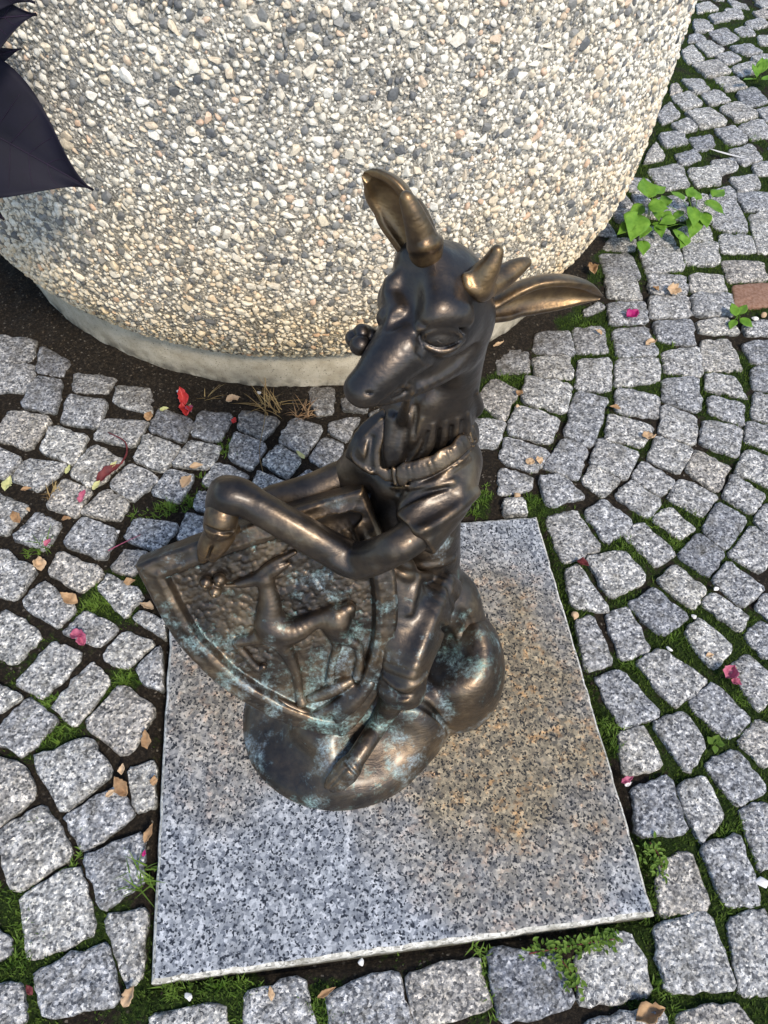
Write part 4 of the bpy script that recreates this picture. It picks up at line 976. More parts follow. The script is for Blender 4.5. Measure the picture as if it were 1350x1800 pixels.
def local(pt): q = np.asarray(pt)-ST; return np.array([q@SU, q@SV, q@SN])
class Relief(Clay):
    """clay in the shield's own axes (along the top, up, out of the face)"""
    def obj(s, name, mat, parent):
        V, F = s.polygons(); W = ST+V[:, :1]*SU+V[:, 1:2]*SV+V[:, 2:]*SN
        return mesh_np(name, W, F, mat, parent, origin=W.mean(0))
rl = Relief((-.20, -.02, -.05), (.20, .44, .018), .0019)
u = (rl.lo[0]+rl.h*np.arange(rl.n[0])); v = (rl.lo[1]+rl.h*np.arange(rl.n[1])); nn = (rl.lo[2]+rl.h*np.arange(rl.n[2]))
U, Vv = np.meshgrid(u, v, indexing='ij'); PD = polydist(U, Vv, OUT)
inner = np.clip((-PD-.033)/.008, 0, 1); inner = inner*inner*(3-2*inner)
lip = np.exp(-((-PD-.026)/.006)**2)*.0025
# hammered ground: rounded cells
g = np.random.default_rng(5); cells = []
for r in range(70):
    for c in range(60): cells.append((-.2+c*.0088+(r % 2)*.0044+g.normal(0, .0022), -.02+r*.0080+g.normal(0, .0022)))
cells = np.array(cells); dm = np.full(U.shape, 9.0)
for cx, cy in cells:
    i0, i1 = np.searchsorted(u, (cx-.009, cx+.009)); j0, j1 = np.searchsorted(v, (cy-.009, cy+.009))
    dm[i0:i1, j0:j1] = np.minimum(dm[i0:i1, j0:j1], np.hypot(U[i0:i1, j0:j1]-cx, Vv[i0:i1, j0:j1]-cy))
ham = np.sqrt(np.clip(1-(dm/.0056)**2, 0, 1))*.0017
spr = np.min([np.hypot(U-local(sh(a, b))[0], Vv-local(sh(a, b))[1]) for a, b in ((361, 1027), (385, 1022), (377, 1043))], 0)
hmask = np.clip((spr-.010)/.006, 0, 1)*np.clip((Vv-.165-.10*U)/.03, 0, 1)
face = -inner*.0145+lip+ham*inner*hmask+(fbm(U*60, Vv*60, 9)-.5)*.0035+(fbm(U*16, Vv*16, 4)-.5)*.004
face = face-.020*np.clip((-PD), 0, .006)*0
bev = np.clip((PD+.007)/.007, 0, 1)**2*.006
face = face-bev
body = np.maximum(np.maximum(PD[:, :, None], nn[None, None]-face[:, :, None]), -.036-nn[None, None])
rl.d = body.astype(np.float32)
# carved hollow at the upper right of the face, behind the arm
q = local(sh(585, 925)); rl.ell((q[0], q[1], -.006), (.045, .018, .012), k=.006, mode='sub')
shield = rl.obj('shield', MT['shield'], deer)
def L(px, py, off=0.0): q = local(sh(px, py)); return np.array([q[0], q[1], off])
sh_mat = MT['shield']; B0 = -.009
rl = Relief((-.12, .02, -.02), (.16, .36, .02), .0015)
fl = (np.array([0, 0, 1.0]), .75)
rl.ell(L(486, 1112, B0+.001), (.027, .030, .018), k=.010)
rl.chain([(L(480, 1112, B0+.001), .024), (L(515, 1112, B0+.001), .0220), (L(552, 1096, B0), .0150), (L(592, 1086, B0+.001), .0200)], k=.010)
rl.ell(L(594, 1094, B0), (.019, .022, .017), k=.008)
rl.chain([(L(470, 1098, B0), 0.0220), (L(474, 1070, B0), 0.0183), (L(469, 1040, B0), 0.0140), (L(464, 1022, B0), 0.0134)], k=.010)
rl.chain([(L(468, 1020, B0), 0.0128), (L(445, 1024, B0), 0.0104), (L(422, 1031, B0), 0.0073), (L(414, 1032, B0), 0.0055)], k=.006)
rl.chain([(L(467, 1016, B0+.004), 0.0073), (L(486, 1002, B0+.004), 0.0098), (L(506, 994, B0+.003), 0.0037)], k=.003)
rl.chain([(L(452, 1016, B0+.002), 0.0061), (L(480, 994, B0+.003), 0.0067), (L(518, 974, B0+.003), 0.0037)], k=.003)
rl.chain([(L(600, 1085, B0+.002), 0.0122), (L(613, 1073, B0+.002), 0.0110), (L(618, 1086, B0), 0.0061)], k=.005)
rl.chain([(L(592, 1098, B0), 0.0220), (L(598, 1122, B0-.001), 0.0146), (L(628, 1141, B0-.001), 0.0085), (L(633, 1172, B0-.001), 0.0073), (L(628, 1196, B0-.001), 0.0073)], k=.006)
rl.chain([(L(578, 1104, B0-.002), 0.0146), (L(592, 1140, B0-.002), 0.0085), (L(584, 1172, B0-.002), 0.0067), (L(580, 1204, B0-.002), 0.0073)], k=.005)
rl.chain([(L(490, 1128, B0), 0.0183), (L(507, 1158, B0-.001), 0.0116), (L(520, 1190, B0-.001), 0.0083), (L(526, 1226, B0-.001), 0.0073), (L(530, 1240, B0), 0.0098)], k=.006)
rl.chain([(L(470, 1120, B0), 0.0159), (L(440, 1130, B0-.001), 0.0110), (L(416, 1137, B0-.001), 0.0079), (L(430, 1158, B0-.001), 0.0073), (L(452, 1182, B0-.001), 0.0067), (L(462, 1178, B0), 0.0061)], k=.005)
for i in range(6): rl.chain([(L(458+i, 1062+i*7, B0+.006), 0.0027), (L(452+i, 1074+i*7, B0+.004), 0.0015)], k=.003)
rl.obj('relief_deer', sh_mat, shield)
rl = Relief((-.16, .28, -.02), (-.02, .40, .012), .0012)
for px, py in ((361, 1027), (385, 1022), (377, 1043)):
    rl.ell(L(px, py, B0+.003), .0100, k=.001); rl.ell(L(px-1, py+2, B0+.0115), .0042, k=.001)
rl.chain([(L(375, 1032, B0+.002), .003), (L(395, 1033, B0+.003), .003), (L(416, 1032, B0+.003), .003)], k=.003)
rl.obj('relief_sprig', sh_mat, shield)
rl = Relief((-.10, .0, -.025), (.14, .19, .012), .0016)
rl.chain([(L(545, 1236, B0-.003), .008), (L(570, 1226, B0-.001), .011), (L(596, 1212, B0), .012), (L(615, 1205, B0-.003), .008)], k=.006)
rl.chain([(L(600, 1290, B0), .010), (L(598, 1262, B0+.001), .013), (L(622, 1236, B0+.002), .015), (L(650, 1205, B0), .012)], k=.006)
rl.chain([(L(560, 1262, B0-.002), .010), (L(592, 1246, B0-.001), .012), (L(622, 1218, B0-.001), .010)], k=.006)
rl.chain([(L(470, 1230, B0-.002), .006), (L(520, 1252, B0), .008), (L(560, 1270, B0), .009)], k=.006)
rl.obj('relief_rocks', MT['low'], shield)
# ------------------------------------------------------------------ moss and grass in the joints
def occ_at(x, y):
    i = np.floor((x-GX0)/GH).astype(int); j = np.floor((y-GY0)/GH).astype(int)
    ok = (i >= 0) & (j >= 0) & (i < GNX) & (j < GNY); r = np.ones(len(x), bool); r[ok] = OCC[i[ok], j[ok]]; return r
OCC2 = OCC.copy()
g = np.random.default_rng(77)
N = 900000
X = g.uniform(-1.3, 2.3, N); Y = g.uniform(-.9, 3.3, N)
d_cam = np.hypot(X-CAM[0], Y-CAM[1])
keep = g.random(N) < np.clip(1.5-d_cam*.28, .35, 1); X, Y = X[keep], Y[keep]
keep = ~occ_at(X, Y) & ~((np.abs(X) < SLAB+.004) & (np.abs(Y) < SLAB+.004)) & (np.hypot(X-PC[0], Y-PC[1]) > .88)
X, Y = X[keep], Y[keep]
m = moss_amount(X, Y); keep = g.random(len(X)) < np.clip((m-.38)*3.6, 0, 1); X, Y, m = X[keep], Y[keep], m[keep]
n = len(X); Z0 = -.0135+(fbm(X*30, Y*30, 2)-.5)*.010+.005*m
hgt = g.uniform(.0035, .009, n)*(.6+.8*m)
a = g.random(n)*2*np.pi; ln = g.uniform(.1, .9, n)*hgt; wd = g.uniform(.0007, .0016, n)
b = np.c_[X, Y, Z0]; s_ = np.c_[-np.sin(a), np.cos(a), 0*a]*wd[:, None]; t = b+np.c_[np.cos(a)*ln, np.sin(a)*ln, hgt]
V = np.stack([b-s_, b+s_, t], 1).reshape(-1, 3); F = np.arange(3*n).reshape(n, 3)
tag(mesh_np('moss', V, F, MT['moss'], smooth=False), 'green moss filling the joints between the grey setts', 'moss', kind='stuff')

# crumbs of soil along the planter and in the joints
N = 60000; X = g.uniform(-1.2, 1.2, N); Y = g.uniform(-.6, 1.9, N)
so = soil_amount(X, Y); ok = (np.hypot(X-PC[0], Y-PC[1]) > .885) & ~((np.abs(X) < SLAB+.01) & (np.abs(Y) < SLAB+.01))
ok &= (g.random(N) < np.where(so > .25, .9, .16)) & ((so > .45) | ~occ_at(X, Y)); X, Y, so = X[ok], Y[ok], so[ok]
Zc = -.0145+(fbm(X*30, Y*30, 2)-.5)*.010+so*.013+so*(fbm(X*70, Y*70, 8)-.5)*.010+.0005
rr = .0009+.0030*g.random(len(X))**3; BV, BF, off = [], [], 0
for k, (V, F) in enumerate(VAR1):
    i = np.arange(k, len(X), len(VAR1)); an = g.random(len(i))*6.28; c_, s_ = np.cos(an)[:, None], np.sin(an)[:, None]
    W = np.stack([V[None, :, 0]*c_-V[None, :, 1]*s_, V[None, :, 0]*s_+V[None, :, 1]*c_, np.broadcast_to(V[None, :, 2]+.1, (len(i), len(V)))], -1)*rr[i][:, None, None]+np.stack([X[i], Y[i], Zc[i]], -1)[:, None]
    BV.append(W.reshape(-1, 3)); BF.append((F[None]+(np.arange(len(i))*len(V))[:, None, None]+off).reshape(-1, 3)); off += W.shape[0]*W.shape[1]
tag(mesh_np('soil_crumbs', np.vstack(BV), np.vstack(BF), MT['crumb'], smooth=False), 'dark soil crumbs along the foot of the planter and in the joints', 'soil', kind='stuff')

def blades(pts, seed, mat_len, spread, lift=.8, seg=4, wid=.0013, droop=.6):
    """curved blades rising from points: list of (x,y,z,count)"""
    g = np.random.default_rng(seed); V = []; F = []
    for x, y, z, cnt, L in pts:
        for _ in range(cnt):
            a = g.random()*6.28; l = L*g.uniform(.45, 1.1); e = g.uniform(.25, 1.35)
            r0 = spread*g.random()**.5; th = g.random()*6.28
            p = np.array([x+r0*math.cos(th), y+r0*math.sin(th), z]); d = np.array([math.cos(a)*math.cos(e), math.sin(a)*math.cos(e), math.sin(e)])
            sd = np.array([-math.sin(a), math.cos(a), 0])*wid*g.uniform(.6, 1.3); k = len(V)
            for i in range(seg+1):
                t_ = i/seg; ww = 1-t_**1.6
                if i == seg: V.append(p)
                else: V += [p-sd*ww, p+sd*ww]
                p = p+d*l/seg; d = nz(d+np.array([0, 0, -droop/seg*g.uniform(.5, 1.5)]))
            for i in range(seg-1): F.append((k+2*i, k+2*i+1, k+2*i+3, k+2*i+2))
            F.append((k+2*seg-2, k+2*seg-1, k+2*seg))
    return np.array(V), F
pts = []
for (x, y), gw in zip(GP, GW):
    for _ in range(int(5+7*gw)):
        xx, yy = x+g.normal(0, .014), y+g.normal(0, .014)
        if occ_at(np.array([xx]), np.array([yy]))[0] and g.random() < .8: continue
        pts.append((xx, yy, -.012, int(4+5*gw), .014+.011*gw*g.random()))
V, F = blades(pts, 5, 1, .006)
tag(mesh_np('grass', V, F, MT['grass'], smooth=False), 'short bright grass tufts sprouting between the setts', 'grass', kind='stuff')
def tuft(name, px, py, cnt, L, mat, label, cat='grass tuft', spread=.015, wid=.0014, droop=.6):
    p = onz(px, py); V, F = blades([(p[0], p[1], -.008, cnt, L)], int(px*7+py), 1, spread, wid=wid, droop=droop)
    return tag(mesh_np(name, V, F, mat, smooth=False, origin=np.array([p[0], p[1], -.008])), label, cat, 'grass tufts')
tuft('grass_tuft', 250, 1545, 34, .055, MT['grass'], 'long bright grass tuft at the left edge of the granite slab', spread=.022)
tuft('grass_tuft', 72, 958, 16, .05, MT['grass'], 'thin spiky grass tuft by the left edge of the picture, level with the shield top', spread=.01)
tuft('grass_tuft', 480, 712, 34, .085, MT['dry'], 'straw coloured grass tuft at the foot of the planter', spread=.03)
tuft('grass_tuft', 530, 725, 30, .07, MT['leaf'], 'withered reddish brown grass tuft at the foot of the planter', spread=.02)
tuft('grass_tuft', 90, 870, 26, .04, MT['dry'], 'yellowing grass tuft left of the dark red curled leaf', spread=.02)
tuft('grass_tuft', 360, 700, 8, .07, MT['dry'], 'few dry stalks beside the red flower', spread=.01)

# ------------------------------------------------------------------ leaves
def leaf_mesh(L, W, nu=9, nv=4, curl=.25, cup=.15, seed=0, tip=1.0, wave=.0, heart=False, rough=0.0):
    """leaf along +x, upper side +z, base at the origin"""
    g = np.random.default_rng(seed); V = []; F = []; ph = g.random()*6.28
    for i in range(nu+1):
        u = i/nu; w_ = math.sin(math.pi*min(1, u**(.62 if heart else .8)))**(.75 if heart else .9)*(1-u**3*.3*tip)
        if heart: w_ = (u/.28)**.5 if u < .28 else math.cos((u-.28)/.72*math.pi/2)**(1.25 if tip <= 1 else 1.6)
        for j in range(-nv, nv+1):
            s = j/nv; y = s*W*.5*max(w_, .015)
            z = curl*L*(u*u*.6-.12*u)+cup*abs(s)**1.4*W*max(w_, .05)+wave*W*math.sin(u*11+ph+s*2)*abs(s)
            z -= .012*W*(1-abs(s)*6 if abs(s) < .17 else 0)
            x = u*L-(heart and (1-u)*abs(s)**2*L*.10 or 0)
            V.append((x, y, z))
    V = np.array(V)
    if rough:
        f = 2.2/max(L, 1e-6); V[:, 2] += rough*W*(fbm(V[:, 0]*f*3+seed, V[:, 1]*f*3, seed % 61)-.5)*2
        V[:, 1] *= 1+rough*1.6*(fbm(V[:, 0]*f*7+seed*.7, np.sign(V[:, 1])*3.0, (seed+5) % 61)-.5)*2
    c = 2*nv+1
    for i in range(nu):
        for j in range(2*nv): F.append((i*c+j, (i+1)*c+j, (i+1)*c+j+1, i*c+j+1))
    return np.array(V), F
def place(V, p, yaw, pitch=0.0, roll=0.0):
    cz, sz, cy, sy, cx, sx = math.cos(yaw), math.sin(yaw), math.cos(pitch), math.sin(pitch), math.cos(roll), math.sin(roll)
    Rx = np.array([[1, 0, 0], [0, cx, -sx], [0, sx, cx]]); Ry = np.array([[cy, 0, -sy], [0, 1, 0], [sy, 0, cy]]); Rz = np.array([[cz, -sz, 0], [sz, cz, 0], [0, 0, 1]])
    return V @ (Rz@Ry@Rx).T+np.asarray(p)
def thicken(o, t=.0008):
    m_ = o.modifiers.new('thickness', 'SOLIDIFY'); m_.thickness = t; m_.offset = 0; return o
def ground_z(p): return .006
def litter(name, px, py, Lpx, Wpx, ang, mat, label, cat, group, curl=.3, cup=.25, z=.003, seed=0, roll=0.0, pitch=0.0, t=.0007, wave=0.02):
    """small leaf lying on the ground; ang: its direction in the picture, degrees, 0 = right, 90 = up"""
    p = onz(px, py, z); q = onz(px+math.cos(math.radians(ang))*Lpx/2, py-math.sin(math.radians(ang))*Lpx/2, z)
    sc = np.linalg.norm(q-p)*2/Lpx*.76; L = Lpx*sc; W = Wpx*sc
    yaw = math.atan2(q[1]-p[1], q[0]-p[0]); V, F = leaf_mesh(L, W, 12, 4, curl, cup, seed or int(px+py*3), wave=wave, rough=.22)
    V = V-np.array([L/2, 0, V[:, 2].min()]); W_ = place(V, p, yaw, pitch, roll)
    W_[:, 2] += max(0, z-W_[:, 2].min()) if pitch or roll else 0
    o = mesh_np(name, W_, F, mat, origin=p); tag(o, label, cat, group); thicken(o, t); return o
LEAVES = [
 (258,1300,44,22,95,'leaf','brown leaf standing upright in the joint left of the slab'),
 (228,1752,56,38,60,'tan','largest tan leaf, lying by the near left corner of the slab'),
 (262,1465,48,20,65,'leaf','grey brown folded leaf against the left edge of the slab'),
 (215,1382,52,30,120,'leaf','crumpled brown leaf with pale shreds left of the slab'),
 (195,1394,30,16,35,'tan','pale torn leaf piece beside the crumpled brown leaf'),
 (216,1352,26,18,80,'tan','small tan leaf just above the crumpled brown leaf'),
 (270,1372,24,16,85,'leaf','small pinkish brown leaf touching the left edge of the slab'),
 (475,1747,34,18,100,'tan','tan leaf on a sett below the near edge of the slab'),
 (574,1744,50,14,30,'leaf','slender dried seed husk below the near edge of the slab'),
 (30,910,30,18,120,'leaf','brown leaf at the far left, in line with the hoof on the shield'),
 (117,914,24,16,10,'leaf','brown leaf in a joint below the bright pink petal scrap'),
 (70,992,32,22,100,'tan','tan leaf under the thin spiky grass tuft'),
 (122,1053,44,24,150,'leaf','brown curled leaf beside the bushy grass left of the shield'),
 (228,1022,28,18,10,'leaf','brown leaf tucked at the upper left corner of the shield'),
 (258,1068,34,20,160,'tan','tan leaf under the left edge of the shield'),
 (1144,603,26,16,20,'tan','tan leaf right of the magenta petal'),
 (1080,718,26,14,170,'leaf','brown oval leaf in the joint right of the bronze neck'),
 (1138,768,18,22,90,'tan','tan heart shaped leaf right of the bronze jacket'),
 (932,812,18,16,60,'tan','left one of a pair of small tan leaves right of the collar'),
 (946,811,18,16,120,'tan','right one of a pair of small tan leaves right of the collar'),
 (1040,474,26,16,120,'leaf','brown leaf on the soil where the planter meets the right ear'),
 (1183,512,24,18,60,'tan','tan leaf below the leafy weed'),
 (1152,509,16,12,150,'leaf','small brown leaf below the leafy weed'),
 (410,703,34,22,10,'tan','pale tan leaf on the soil near the foot of the planter'),
 (345,820,32,16,10,'tan','tan leaf above the grass left of the bronze hoof'),
 (328,848,34,22,50,'tan','torn pale leaf left of the bronze wrist'),
 (262,732,22,16,70,'leaf','orange brown leaf left of the red flower'),
 (46,860,26,12,10,'leaf','brown leaf next to the yellowing grass tuft'),
 (1143,1786,70,40,20,'leaf','large rotting brown leaf at the bottom edge of the picture'),
 (1052,585,18,10,150,'tan','small orange tan leaf below the tip of the right ear'),
 (876,606,26,10,20,'tan','narrow pinkish leaf on the soil below the right ear'),
 (914,692,14,12,60,'leaf','small brown leaf right of the bronze cheek'),
 (1247,1153,18,12,10,'tan','small tan leaf just above the pink and orange petal'),
 (52,1740,26,14,120,'dred','reddish dry scrap at the lower left of the picture'),
]
for i, (px, py, L_, W_, an, mt, lb) in enumerate(LEAVES):
    litter('fallen_leaf', px, py, L_, W_, an, MT[mt], lb, 'leaf', 'fallen leaves on the setts', curl=.12+.25*random.random(), cup=.15+.3*random.random(), z=.002+.003*random.random(), roll=random.uniform(-.4, .4), wave=.05)
litter('fallen_leaf', 289, 720, 22, 14, 10, MT['ylw'], 'pale yellow green leaf left of the red flower', 'leaf', 'fallen leaves on the setts')
litter('fallen_leaf', 15, 852, 34, 20, 60, MT['ylw'], 'yellow leaf at the left edge of the picture', 'leaf', 'fallen leaves on the setts')
litter('fallen_leaf', 200, 817, 22, 10, 40, MT['ylw'], 'pale green leaflet on the upper end of the dark red leaf', 'leaf', 'fallen leaves on the setts', z=.014)
litter('fallen_leaf', 170, 854, 26, 14, 50, MT['ylw'], 'pale green leaflet on the lower end of the dark red leaf', 'leaf', 'fallen leaves on the setts', z=.014)
litter('fallen_leaf', 120, 826, 22, 10, 60, MT['ylw'], 'narrow pale green leaf in the joint left of the dark red leaf', 'leaf', 'fallen leaves on the setts')
litter('fallen_leaf', 528, 800, 26, 10, 140, MT['ylw'], 'pale green leaf in a dark joint left of the bronze lapel', 'leaf', 'fallen leaves on the setts')
litter('fallen_leaf', 193, 834, 70, 26, 35, MT['dred'], 'dark red curled leaf on the setts left of the statue', 'leaf', 'fallen leaves on the setts', curl=.25, cup=.5, z=.004)
def petals(px, py, parts, label, cat='petal', name='flower_petal', group='fallen petals'):
    p = onz(px, py, .004); Vs, Fs, mats, k = [], [], [], 0
    r = empty(name, p) if len(parts) > 1 else None
    if r is not None: tag(r, label, cat, group)
    for i, (dx, dy, L_, W_, an, mt, pit, cup) in enumerate(parts):
        a = onz(px+dx, py+dy, .005); b = onz(px+dx+math.cos(math.radians(an))*L_, py+dy-math.sin(math.radians(an))*L_, .005)
        L = np.linalg.norm(b-a)*.74; V, F = leaf_mesh(L, L*W_/L_, 10, 4, .25, cup, int(px+i), wave=.06, rough=.25)
        V = place(V, a, math.atan2(b[1]-a[1], b[0]-a[0]), pit); V[:, 2] += max(0, .004-V[:, 2].min())
        o = mesh_np('petal' if r is not None else name, V, F, MT[mt], r, origin=a); thicken(o, .0006)
        if r is None: tag(o, label, cat, group)
petals(328, 712, [(-2, 0, 32, 17, 112, 'red', .5, .5), (-2, 4, 18, 18, 200, 'red', .3, .5), (0, 4, 28, 20, 268, 'red', .1, .4), (2, 4, 22, 14, 300, 'pink', .2, .5), (4, 0, 9, 6, 330, 'ylw', .6, .2)], 'red flower lying on the soil by the planter', 'flower', 'fallen_flower')
petals(1102, 560, [(0, 0, 28, 24, 25, 'mag', .15, .35)], 'dark magenta petal on a sett right of the statue head')
petals(148, 1128, [(-24, -12, 44, 26, 350, 'pink', .25, .4), (0, 8, 26, 22, 110, 'pink', .1, .4)], 'pink folded petal on a sett left of the shield')
petals(1290, 1188, [(-14, 4, 30, 30, 60, 'pink', .3, .5), (-6, 8, 28, 24, 330, 'pink', .2, .4), (-12, -6, 22, 18, 20, 'tan', .35, .4)], 'pink and orange petal on a sett right of the slab')
petals(1092, 1376, [(0, 0, 30, 14, 25, 'pink', .1, .3), (6, 5, 18, 9, 25, 'white', .05, .2)], 'bright pink petal with a white end at the right edge of the slab')
petals(1014, 986, [(0, 0, 32, 20, 330, 'dred', .1, .5)], 'shrivelled dark red petal right of the far slab corner')
petals(140, 884, [(0, 0, 32, 14, 60, 'pink', .1, .5)], 'bright pink petal scrap at the end of the dark red leaf')
petals(252, 1506, [(0, 0, 18, 10, 70, 'mag', .3, .4)], 'small magenta petal in the long bright grass')
petals(78, 960, [(0, 0, 24, 16, 30, 'pink', .3, .4)], 'faded pink petal by the thin spiky grass tuft')
petals(410, 745, [(0, 0, 14, 10, 60, 'red', .3, .4)], 'tiny red petal in a joint right of the red flower')
def tube(name, pts, r, mat, label, cat, group=None, parent=None):
    P = crom([np.asarray(p, float) for p in pts], 6); V = []; F = []; n = 6
    for i, p in enumerate(P):
        tg = nz(P[min(i+1, len(P)-1)]-P[max(i-1, 0)]); a = nz(np.cross(tg, (0.3, .1, 1))); b = np.cross(tg, a); rr = r*(1-.5*i/len(P))
        V += [p+(a*math.cos(k*math.pi/3)+b*math.sin(k*math.pi/3))*rr for k in range(n)]
    for i in range(len(P)-1):
        for k in range(n): l = (k+1) % n; F.append((i*n+k, i*n+l, (i+1)*n+l, (i+1)*n+k))
    F.append(tuple(range(n))[::-1]); F.append(tuple(range(len(V)-n, len(V))))
    o = mesh_np(name, V, F, mat, parent, origin=np.array(P[0]))
    if label: tag(o, label, cat, group)
    return o
tube('plant_stalk', [onz(213, 815, .012), onz(223, 795, .006), onz(218, 775, .006), onz(190, 760, .005)], .0026, MT['dred'], 'thin dark red bent stalk above the dark red leaf', 'stalk')
tube('plant_stalk', [onz(190, 968, .006), onz(215, 955, .006), onz(247, 940, .006)], .0013, MT['pink'], 'thin pink stalk on a sett behind the corner of the shield', 'stalk')
tube('plant_stalk', [onz(462, 682, .012), onz(466, 730, .012), onz(456, 790, .010), onz(462, 830, .008)], .0011, MT['dry'], 'long grass stalk trailing from the planter foot over the setts', 'stalk')
V, F = leaf_mesh(.145, .011, 10, 2, .15, .1, 3); a = onz(1246, 261, .012); b = onz(1320, 289, .006)
o = mesh_np('feather', place(V, a, math.atan2(b[1]-a[1], b[0]-a[0])), F, MT['white'], origin=a); tag(o, 'white feather lying across the setts at the upper right', 'feather'); thicken(o, .0008)
CH = [(1258,1034,.007,'white stone chip between two setts right of the statue, nearest the mossy crossing'),(1335,1036,.008,'white stone chip near the right edge, level with the elbow'),(1220,1083,.006,'white stone chip in the dark joint right of the bronze thigh'),(1010,1083,.009,'cream stone chip beside the right edge of the slab'),(1177,1141,.006,'small pale chip in a mossy hollow right of the slab'),(1342,1552,.010,'white stone chip at the right edge near the bottom'),(207,934,.005,'white stone chip left of the bronze hoof'),(1327,560,.009,'white stone chip beside the small seedling'),(1342,553,.011,'yellowish stone chip beside the small seedling'),(50,895,.006,'pale chip in the joint at the left, under the yellowing grass tuft'),(910,715,.008,'cream chip in the joint right of the bronze neck'),(455,690,.006,'pale chip in the soil under the planter'),(1097,621,.005,'small pale chip in the moss below the right ear'),(635,1690,.006,'white splinter in the joint below the near edge of the slab'),(332,1752,.007,'white splinter in the grass below the near left slab corner'),(908,870,.009,'cream chip beside the grass behind the bronze sleeve'),(313,688,.005,'pale chip in the dark soil by the red flower')]
for i, (px, py, r, lb) in enumerate(CH):
    p = onz(px, py, .001); V, F = pebble_shape(300+i, 1); V = V*r
    tag(mesh_np('stone_chip', place(V, p, i*1.3), F.tolist(), MT['white'] if 'ye' not in lb and 'cream' not in lb else MT['tan'], origin=p), lb, 'stone chip', 'loose stone chips')

# ------------------------------------------------------------------ weeds
def weed(name, px, py, leaves, label, z=-.01, mat='weed', heart=True):
    """leaves: (px, py, height, length, width, picture angle, pitch)"""
    b = onz(px, py, z); r = empty(name, b); tag(r, label, 'weed')
    for i, (lx, ly, h, L, W, an, pit) in enumerate(leaves):
        a = onz(lx, ly, h); q = onz(lx+math.cos(math.radians(an))*20, ly-math.sin(math.radians(an))*20, h)
        L *= 1.18; W *= 1.25; V, F = leaf_mesh(L, W, 10, 4, -.18, .10, i*3+int(px), heart=heart, wave=.03)
        V = place(V, a, math.atan2(q[1]-a[1], q[0]-a[0]), pit, random.uniform(-.3, .3))
        o = mesh_np('leaf', V, F, MT[mat], r, origin=a); thicken(o, .0006)
        tube('stem', [b+np.array([random.uniform(-.006, .006), 0, 0]), (b+a)/2+np.array([0, 0, .012]), a+np.array([0, 0, .0005])], .0013, MT[mat], None, None, parent=r)
weed('leafy_weed', 1135, 410, [(1140, 345, .10, .072, .058, 115, .25), (1120, 378, .085, .085, .070, 262, -.25), (1136, 398, .05, .045, .038, 240, -.2), (1152, 358, .07, .055, .040, 300, -.3), (1128, 362, .06, .06, .035, 215, -.2), (1165, 375, .055, .04, .034, 330, -.1), (1148, 338, .06, .05, .04, 20, .1), (1112, 395, .07, .05, .042, 200, -.2), (1130, 425, .03, .045, .036, 280, -.2), (1158, 395, .04, .04, .032, 300, -.3), (1142, 362, .09, .05, .044, 350, .1)], 'bright green leafy weed growing at the foot of the planter')
weed('leafy_weed', 1215, 400, [(1218, 366, .075, .062, .046, 285, -.25), (1200, 350, .08, .048, .036, 150, .1), (1242, 355, .085, .062, .042, 330, .0), (1185, 385, .055, .045, .036, 190, -.1), (1222, 385, .05, .060, .044, 265, -.4), (1186, 405, .035, .055, .036, 320, -.15), (1198, 372, .06, .045, .026, 215, -.2), (1210, 345, .07, .045, .03, 60, .2), (1225, 350, .06, .05, .03, 100, .1), (1172, 360, .06, .045, .034, 120, .1), (1236, 375, .06, .05, .04, 300, -.2), (1205, 415, .03, .045, .034, 250, -.2), (1255, 345, .08, .05, .038, 30, .1), (1170, 400, .04, .04, .03, 160, .0)], 'bright green leafy weed right beside the one at the planter')
weed('seedling', 1294, 562, [(1294, 556, .018, .040, .024, 120, .3), (1298, 554, .02, .040, .024, 50, .3), (1300, 560, .016, .038, .024, 330, .0), (1292, 562, .012, .034, .02, 240, -.1)], 'small green seedling with four oval leaves near the reddish sett', heart=False)
weed('leafy_weed', 1330, 140, [(1330, 135, .03, .06, .03, 130, .4), (1335, 130, .03, .07, .032, 60, .5), (1328, 140, .03, .06, .03, 190, .2), (1338, 140, .03, .06, .034, 0, .2), (1334, 128, .03, .06, .03, 95, .6)], 'green rosette weed at the upper right edge of the picture', heart=False)
weed('seedling', 1256, 1305, [(1256, 1305, .004, .015, .013, 60, .2), (1258, 1306, .004, .015, .012, 350, .1), (1254, 1308, .004, .014, .012, 130, .1), (1256, 1310, .003, .013, .010, 280, -.1)], 'tiny lobed seedling in a joint right of the slab', mat='grass', heart=False)
def creeper(px0, px1, py0, py1, n, label, seed):
    g = np.random.default_rng(seed); b = onz((px0+px1)/2, (py0+py1)/2, -.01); r = empty('creeping_weed', b); tag(r, label, 'weed', 'low creeping weeds')
    Vs, Fs, k = [], [], 0
    for i in range(n):
        t_ = g.random(); px = px0+(px1-px0)*t_+g.normal(0, 8); py = py0+(py1-py0)*t_+g.normal(0, 9)
        h = -.004+.012*g.random(); a = onz(px, py, h); L = .006+.007*g.random()
        V, F = leaf_mesh(L, L*.5, 4, 2, -.1, .2, i); V = place(V, a, g.random()*6.28, g.uniform(-.3, .7)); Vs.append(V); Fs += [tuple(j+k for j in f) for f in F]; k += len(V)
    o = mesh_np('foliage', np.vstack(Vs), Fs, MT['grass'], r, origin=b); o['kind'] = 'stuff'
    tube('stem', [onz(px0, py0, .003), b+np.array([0, 0, .014]), onz(px1, py1, .003)], .0011, MT['dred'], None, None, parent=r)
creeper(930, 1085, 1676, 1650, 190, 'low creeping weed along the near right edge of the slab', 1)
creeper(985, 1015, 1685, 1740, 80, 'creeping weed in the joint below the near right edge of the slab', 2)
creeper(1142, 1165, 1480, 1535, 90, 'low creeping weed at the right side of the slab near its corner', 3)

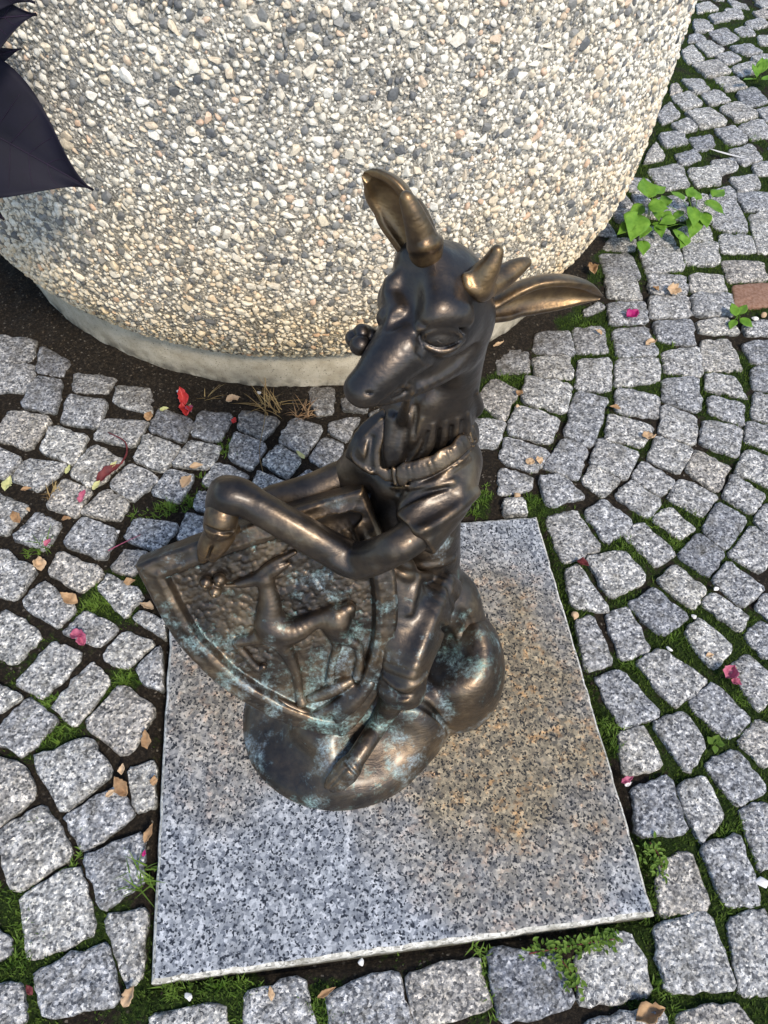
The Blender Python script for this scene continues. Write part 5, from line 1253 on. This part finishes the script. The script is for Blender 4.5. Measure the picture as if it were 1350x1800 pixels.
# ------------------------------------------------------------------ purple-leaved plant in the planter
def purple():
    root = np.array([-.86, 1.25, .93]); r = empty('purple_leaved_plant', root); tag(r, 'dark purple leaved plant hanging over the planter rim at upper left', 'plant')
    hang = [root, np.array([-.86, 1.02, 1.06]), np.array([-.90, .82, .98]), np.array([-.90, .72, .80]), np.array([-.86, .68, .62])]
    tube('stem', hang, .006, MT['purple'], None, None, parent=r)
    def lf(bpx, tpx, Yb, Yt, W, seed, roll=0.0, curl=.1):
        a = at(*bpx, Yb); b = at(*tpx, Yt); d = b-a; L = np.linalg.norm(d)
        V, F = leaf_mesh(L, W, 24, 8, curl, .10, seed, heart=True, wave=.035, tip=1.6, rough=.0)
        f = nz(d); nrm = nz(CAM-a); s = nz(np.cross(nrm, f)); s = nz(s*math.cos(roll)+np.cross(f, s)*math.sin(roll)); u_ = np.cross(f, s)
        o = mesh_np('leaf', a+V[:, :1]*f+V[:, 1:2]*s+V[:, 2:]*u_, F, MT['purple'], r, origin=a); thicken(o, .001)
        c0 = 8; C = [a+V[i*17+8][0]*f+V[i*17+8][1]*s+(V[i*17+8][2]+.0012)*u_ for i in range(0, 25, 3)]
        tube('midrib', C, .0016, MT['vein'], None, None, parent=r)
        for i in range(4, 19, 3):
            for sd_ in (-1, 1):
                Q = [V[min(24, i+k2)*17+8+sd_*2*k2] for k2 in (0, 1, 2, 3)]
                tube('vein', [a+q[0]*f+q[1]*s+(q[2]+.0009)*u_ for q in Q], .0007, MT['vein'], None, None, parent=r)
        tube('petiole', [a, (a+hang[3])/2+np.array([0, 0, .03]), hang[3]], .0025, MT['purple'], None, None, parent=r)
    lf((-95, 190), (166, 334), .75, .70, .215, 1, .1)
    lf((-110, 40), (66, 27), .72, .74, .115, 2, -.2)
    lf((-80, 120), (36, 82), .74, .78, .05, 3, .5)
    lf((-120, -60), (60, 2), .70, .74, .10, 7, .3)
    lf((-90, 300), (10, 384), .74, .72, .09, 4, .6)
    lf((-160, -60), (-30, -190), .74, .90, .15, 6, .2)
    lf((-250, 60), (-360, 200), .80, .80, .14, 8, .1)
    for k in range(26):
        g = np.random.default_rng(400+k); a = np.array([-.85+g.normal(0, .16), 1.28+g.normal(0, .16), 1.0+.12*g.random()])
        V, F = leaf_mesh(.15, .10, 8, 3, -.2, .1, k, heart=True); o = mesh_np('leaf', place(V, a, g.random()*6.28, g.uniform(-.4, .3)), F, MT['purple'], r, origin=a); thicken(o, .001)
        tube('petiole', [root, (root+a)/2+np.array([0, 0, .03]), a], .0025, MT['purple'], None, None, parent=r)
purple()
